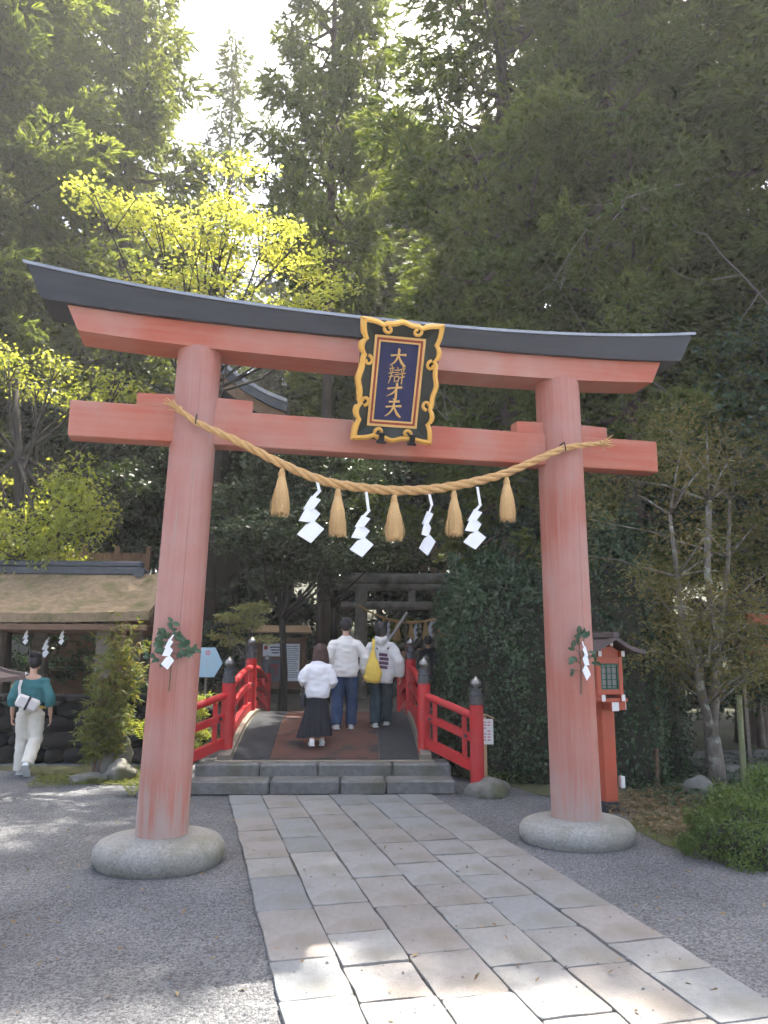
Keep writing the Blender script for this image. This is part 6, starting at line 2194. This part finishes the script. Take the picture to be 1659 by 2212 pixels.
# man in cream sweatshirt
pos = dict(an_l=(-0.078, -0.06, 0.05), kn_l=(-0.07, 0.01, 0.28), an_r=(0.055, 0.02, 0.045), kn_r=(0.062, 0.04, 0.28), el_r=(0.175, -0.02, 0.635), wr_r=(0.178, 0.03, 0.49), el_l=(-0.16, -0.03, 0.635), wr_l=(-0.13, 0.06, 0.50), sh_l=(-0.11, -0.01, 0.755), sh_r=(0.11, -0.01, 0.755), leg_r=(0.066, 0.056, 0.05), turn=0.0)
man, _ = make_person(1.545, pos, bp(11.0, -0.075, deck_z(11.0)), -BA + 0.04, 'person in cream sweatshirt and blue jeans walking up the bridge, seen from behind', GRP, 'plain', 'knit_cream', 'denim', 'short', 'hair_black', 'shoe_white', loose=1.16, hem=0.46)
# woman in hooded top
pos = dict(an_l=(-0.052, -0.07, 0.05), kn_l=(-0.05, 0.0, 0.28), an_r=(0.055, 0.05, 0.06), kn_r=(0.06, 0.05, 0.285), el_r=(0.165, -0.03, 0.62), wr_r=(0.185, 0.02, 0.475), el_l=(-0.15, -0.02, 0.62), wr_l=(-0.14, 0.06, 0.48), leg_r=(0.068, 0.06, 0.052), sleeve_r=(0.05, 0.05, 0.04))
hood, htop = make_person(1.475, pos, bp(11.1, 0.43, deck_z(11.1)), -BA - 0.02, 'person in pale hooded sweatshirt with purple back print and dark jeans on the bridge', GRP, 'hood', 'hoodie_grey', 'denim_dark', 'bob', 'hair_black', 'shoe_white', loose=1.22, hem=0.41)
for k in range(4):
    z = 1.03 - 0.058 * k
    patch_on(htop, 'print', 'print_purple', htop, -0.03 + 0.006 * (k % 2), 0.115 - 0.016 * abs(k - 1.4), z - 0.044, z, skew=-0.012)
patch_on(htop, 'print', 'print_purple', htop, -0.07, -0.045, 1.085, 1.11, skew=-0.02)
patch_on(htop, 'print', 'print_purple', htop, 0.085, 0.115, 1.07, 1.095, skew=0.02)
# short woman with long skirt
pos = dict(core=dict(neck=(0.0, 0.01, 0.84), head=(0.02, 0.03, 0.915)), an_l=(-0.05, -0.12, 0.06), kn_l=(-0.05, -0.02, 0.27), an_r=(0.05, 0.03, 0.045), kn_r=(0.06, 0.06, 0.28), el_l=(-0.148, -0.03, 0.645), wr_l=(-0.12, 0.09, 0.59), el_r=(0.14, -0.02, 0.63), wr_r=(0.115, 0.10, 0.58), sleeve_r=(0.046, 0.048, 0.040), sh_l=(-0.10, -0.01, 0.75), sh_r=(0.10, -0.01, 0.75))
lady, _ = make_person(1.32, pos, bp(10.27, -0.43, deck_z(10.27)), -BA + 0.05, 'short person in white cardigan and long black pleated skirt climbing the bridge', GRP, 'plain', 'knit_white', 'skirt_black', 'long', 'hair_brown', 'shoe_white', skirt=True, loose=1.22, hem=0.46)
# yellow shoulder bag
yb = empty('shoulder_bag', bp(11.1, 0.43, deck_z(11.1)), -BA - 0.02)
tag(yb, 'yellow cloth bag hanging from the shoulder of the hooded walker', 'bag')
m = MB()
m.tube([(-0.135, -0.155, 0.62), (-0.125, -0.17, 0.66), (-0.11, -0.175, 0.76), (-0.12, -0.165, 0.88), (-0.125, -0.15, 0.98), (-0.115, -0.13, 1.06)], [(0.095, 0.045), (0.135, 0.06), (0.125, 0.062), (0.088, 0.05), (0.05, 0.028), (0.03, 0.014)], seg=16, up=(0, 1, 0))
bagm = fuse(m, 0.012, 4)
ripple(bagm, lambda c: noise.noise(Vector((c.x * 14, c.y * 14, c.z * 9))) * 0.012)
link('pouch', bagm, 'yellow_cloth', yb, 180)
MB().tube([(-0.115, -0.135, 1.05), (-0.11, -0.128, 1.13), (-0.105, -0.085, 1.195), (-0.105, -0.01, 1.225), (-0.105, 0.06, 1.19), (-0.12, 0.10, 1.08), (-0.16, 0.03, 0.95), (-0.17, -0.08, 0.86)], [(0.022, 0.006)] * 8, seg=8).build('strap', 'yellow_cloth', yb, smooth=True)
# dark bag at the arm of the short woman
db = empty('hand_bag', bp(10.27, -0.43, deck_z(10.27)), -BA + 0.05)
tag(db, 'dark handbag hanging from the arm of the person in the pleated skirt', 'bag')
MB().box((-0.19, 0.09, 0.58), (0.07, 0.26, 0.20), bevel=0.02).build('pouch', 'bag_dark', db)
MB().tube([(-0.19, -0.02, 0.67), (-0.188, 0.0, 0.77), (-0.215, 0.09, 0.82), (-0.188, 0.17, 0.77), (-0.19, 0.2, 0.67)], 0.008, seg=6).build('handle', 'bag_dark', db)
MB().box((-0.228, 0.05, 0.655), (0.006, 0.2, 0.014)).build('trim', 'steel', db)

# woman in teal walking at the left
pos = dict(an_l=(-0.052, 0.05, 0.045), kn_l=(-0.052, 0.05, 0.28), an_r=(0.03, -0.17, 0.11), kn_r=(0.06, 0.0, 0.285), foot_r=0.85, el_l=(-0.145, -0.02, 0.63), wr_l=(-0.145, 0.03, 0.48), el_r=(0.15, -0.05, 0.63), wr_r=(0.16, 0.0, 0.47), sleeve_r=(0.038, 0.045, 0.040), leg_r=(0.063, 0.056, 0.054), turn=-0.6, core=dict(hip=(0.0, 0, 0.555), waist=(0, 0, 0.63)))
teal, ttop = make_person(1.60, pos, (-2.12, 11.50, 0.0), R(2), 'person in teal blouse and cream trousers walking away past the pavilion, hair pinned up', None, 'plain', 'teal_cloth', 'trouser_cream', 'bun', 'hair_black', 'shoe_white', sleeve=0.45, loose=1.02, hem=0.565, neck_open=0.035)
sb = empty('sling_bag', (-2.12, 11.50, 0.0), R(2))
tag(sb, 'small pale sling bag worn low on the back of the person in teal', 'bag')
sm = MB().box((-0.02, -0.165, 0.945), (0.30, 0.09, 0.17), Matrix.Rotation(R(22), 3, 'Y'), bevel=0.03)
sm.build('pouch', 'bag_white', sb, smooth=40)
MB().box((-0.015, -0.213, 0.945), (0.03, 0.012, 0.185), Matrix.Rotation(R(22), 3, 'Y'), bevel=0.004).build('buckle_strap', 'bag_dark', sb)
MB().tube([(-0.12, -0.15, 1.0), (-0.14, -0.165, 1.15), (-0.12, -0.14, 1.28), (-0.085, -0.06, 1.345), (-0.06, 0.04, 1.32)], [(0.018, 0.005)] * 5, seg=8).build('strap', 'bag_white', sb, smooth=True)
MB().tube([(0.11, -0.15, 0.895), (0.18, -0.08, 0.88), (0.19, 0.02, 0.87)], [(0.014, 0.005)] * 3, seg=8).build('belt', 'yellow_cloth', sb, smooth=True)

# visitors beyond the bridge
CG = 'visitors gathered beyond the bridge'
for k, (x, y, H, rz, tm_, lm_, hr, lb) in enumerate((
        (4.75, 16.9, 1.58, 0.3, 'cloth_tan', 'cloth_dark', 'short', 'person in tan coat beyond the bridge, right of the hooded walker'),
        (5.05, 16.4, 1.60, -0.3, 'cloth_dark', 'cloth_dark', 'short', 'person in dark clothes behind the bridge post'),
        (5.48, 16.45, 1.62, -0.1, 'cloth_olive', 'cloth_dark', 'bob', 'person in olive blouse and black trousers beyond the red bridge'),
        (5.85, 16.9, 1.68, 0.4, 'cloth_dark', 'cloth_dark', 'short', 'tall person in black next to the clipped hedge beyond the bridge'),
        (5.2, 17.6, 1.56, 0.1, 'cloth_grey', 'cloth_dark', 'bob', 'person in grey top farther back beyond the bridge'))):
    make_person(H, dict(turn=0.2 * k), (x, y, 0.40), rz, lb, CG, 'plain', tm_, lm_, hr, 'hair_black', 'shoe_black', fine=False, loose=1.15)

# ============================================================ HAZE volume added to lift the darks like lens veil
hb = MB().box((0, 0, 19.4), (1240, 1240, 41.2)).build('haze', None)
hm_ = bpy.data.materials.new('haze')
hm_.use_nodes = True
hn = hm_.node_tree.nodes
hn.remove(hn['Principled BSDF'])
pv = hn.new('ShaderNodeVolumePrincipled')
pv.inputs['Color'].default_value = (0.93, 0.93, 0.94, 1)
pv.inputs['Density'].default_value = HAZE
pv.inputs['Anisotropy'].default_value = 0.3
hm_.node_tree.links.new(pv.outputs['Volume'], hn['Material Output'].inputs['Volume'])
hb.data.materials.append(hm_)
tag(hb, 'added thin haze lifting the dark trees like lens veil', 'haze', kind='stuff')
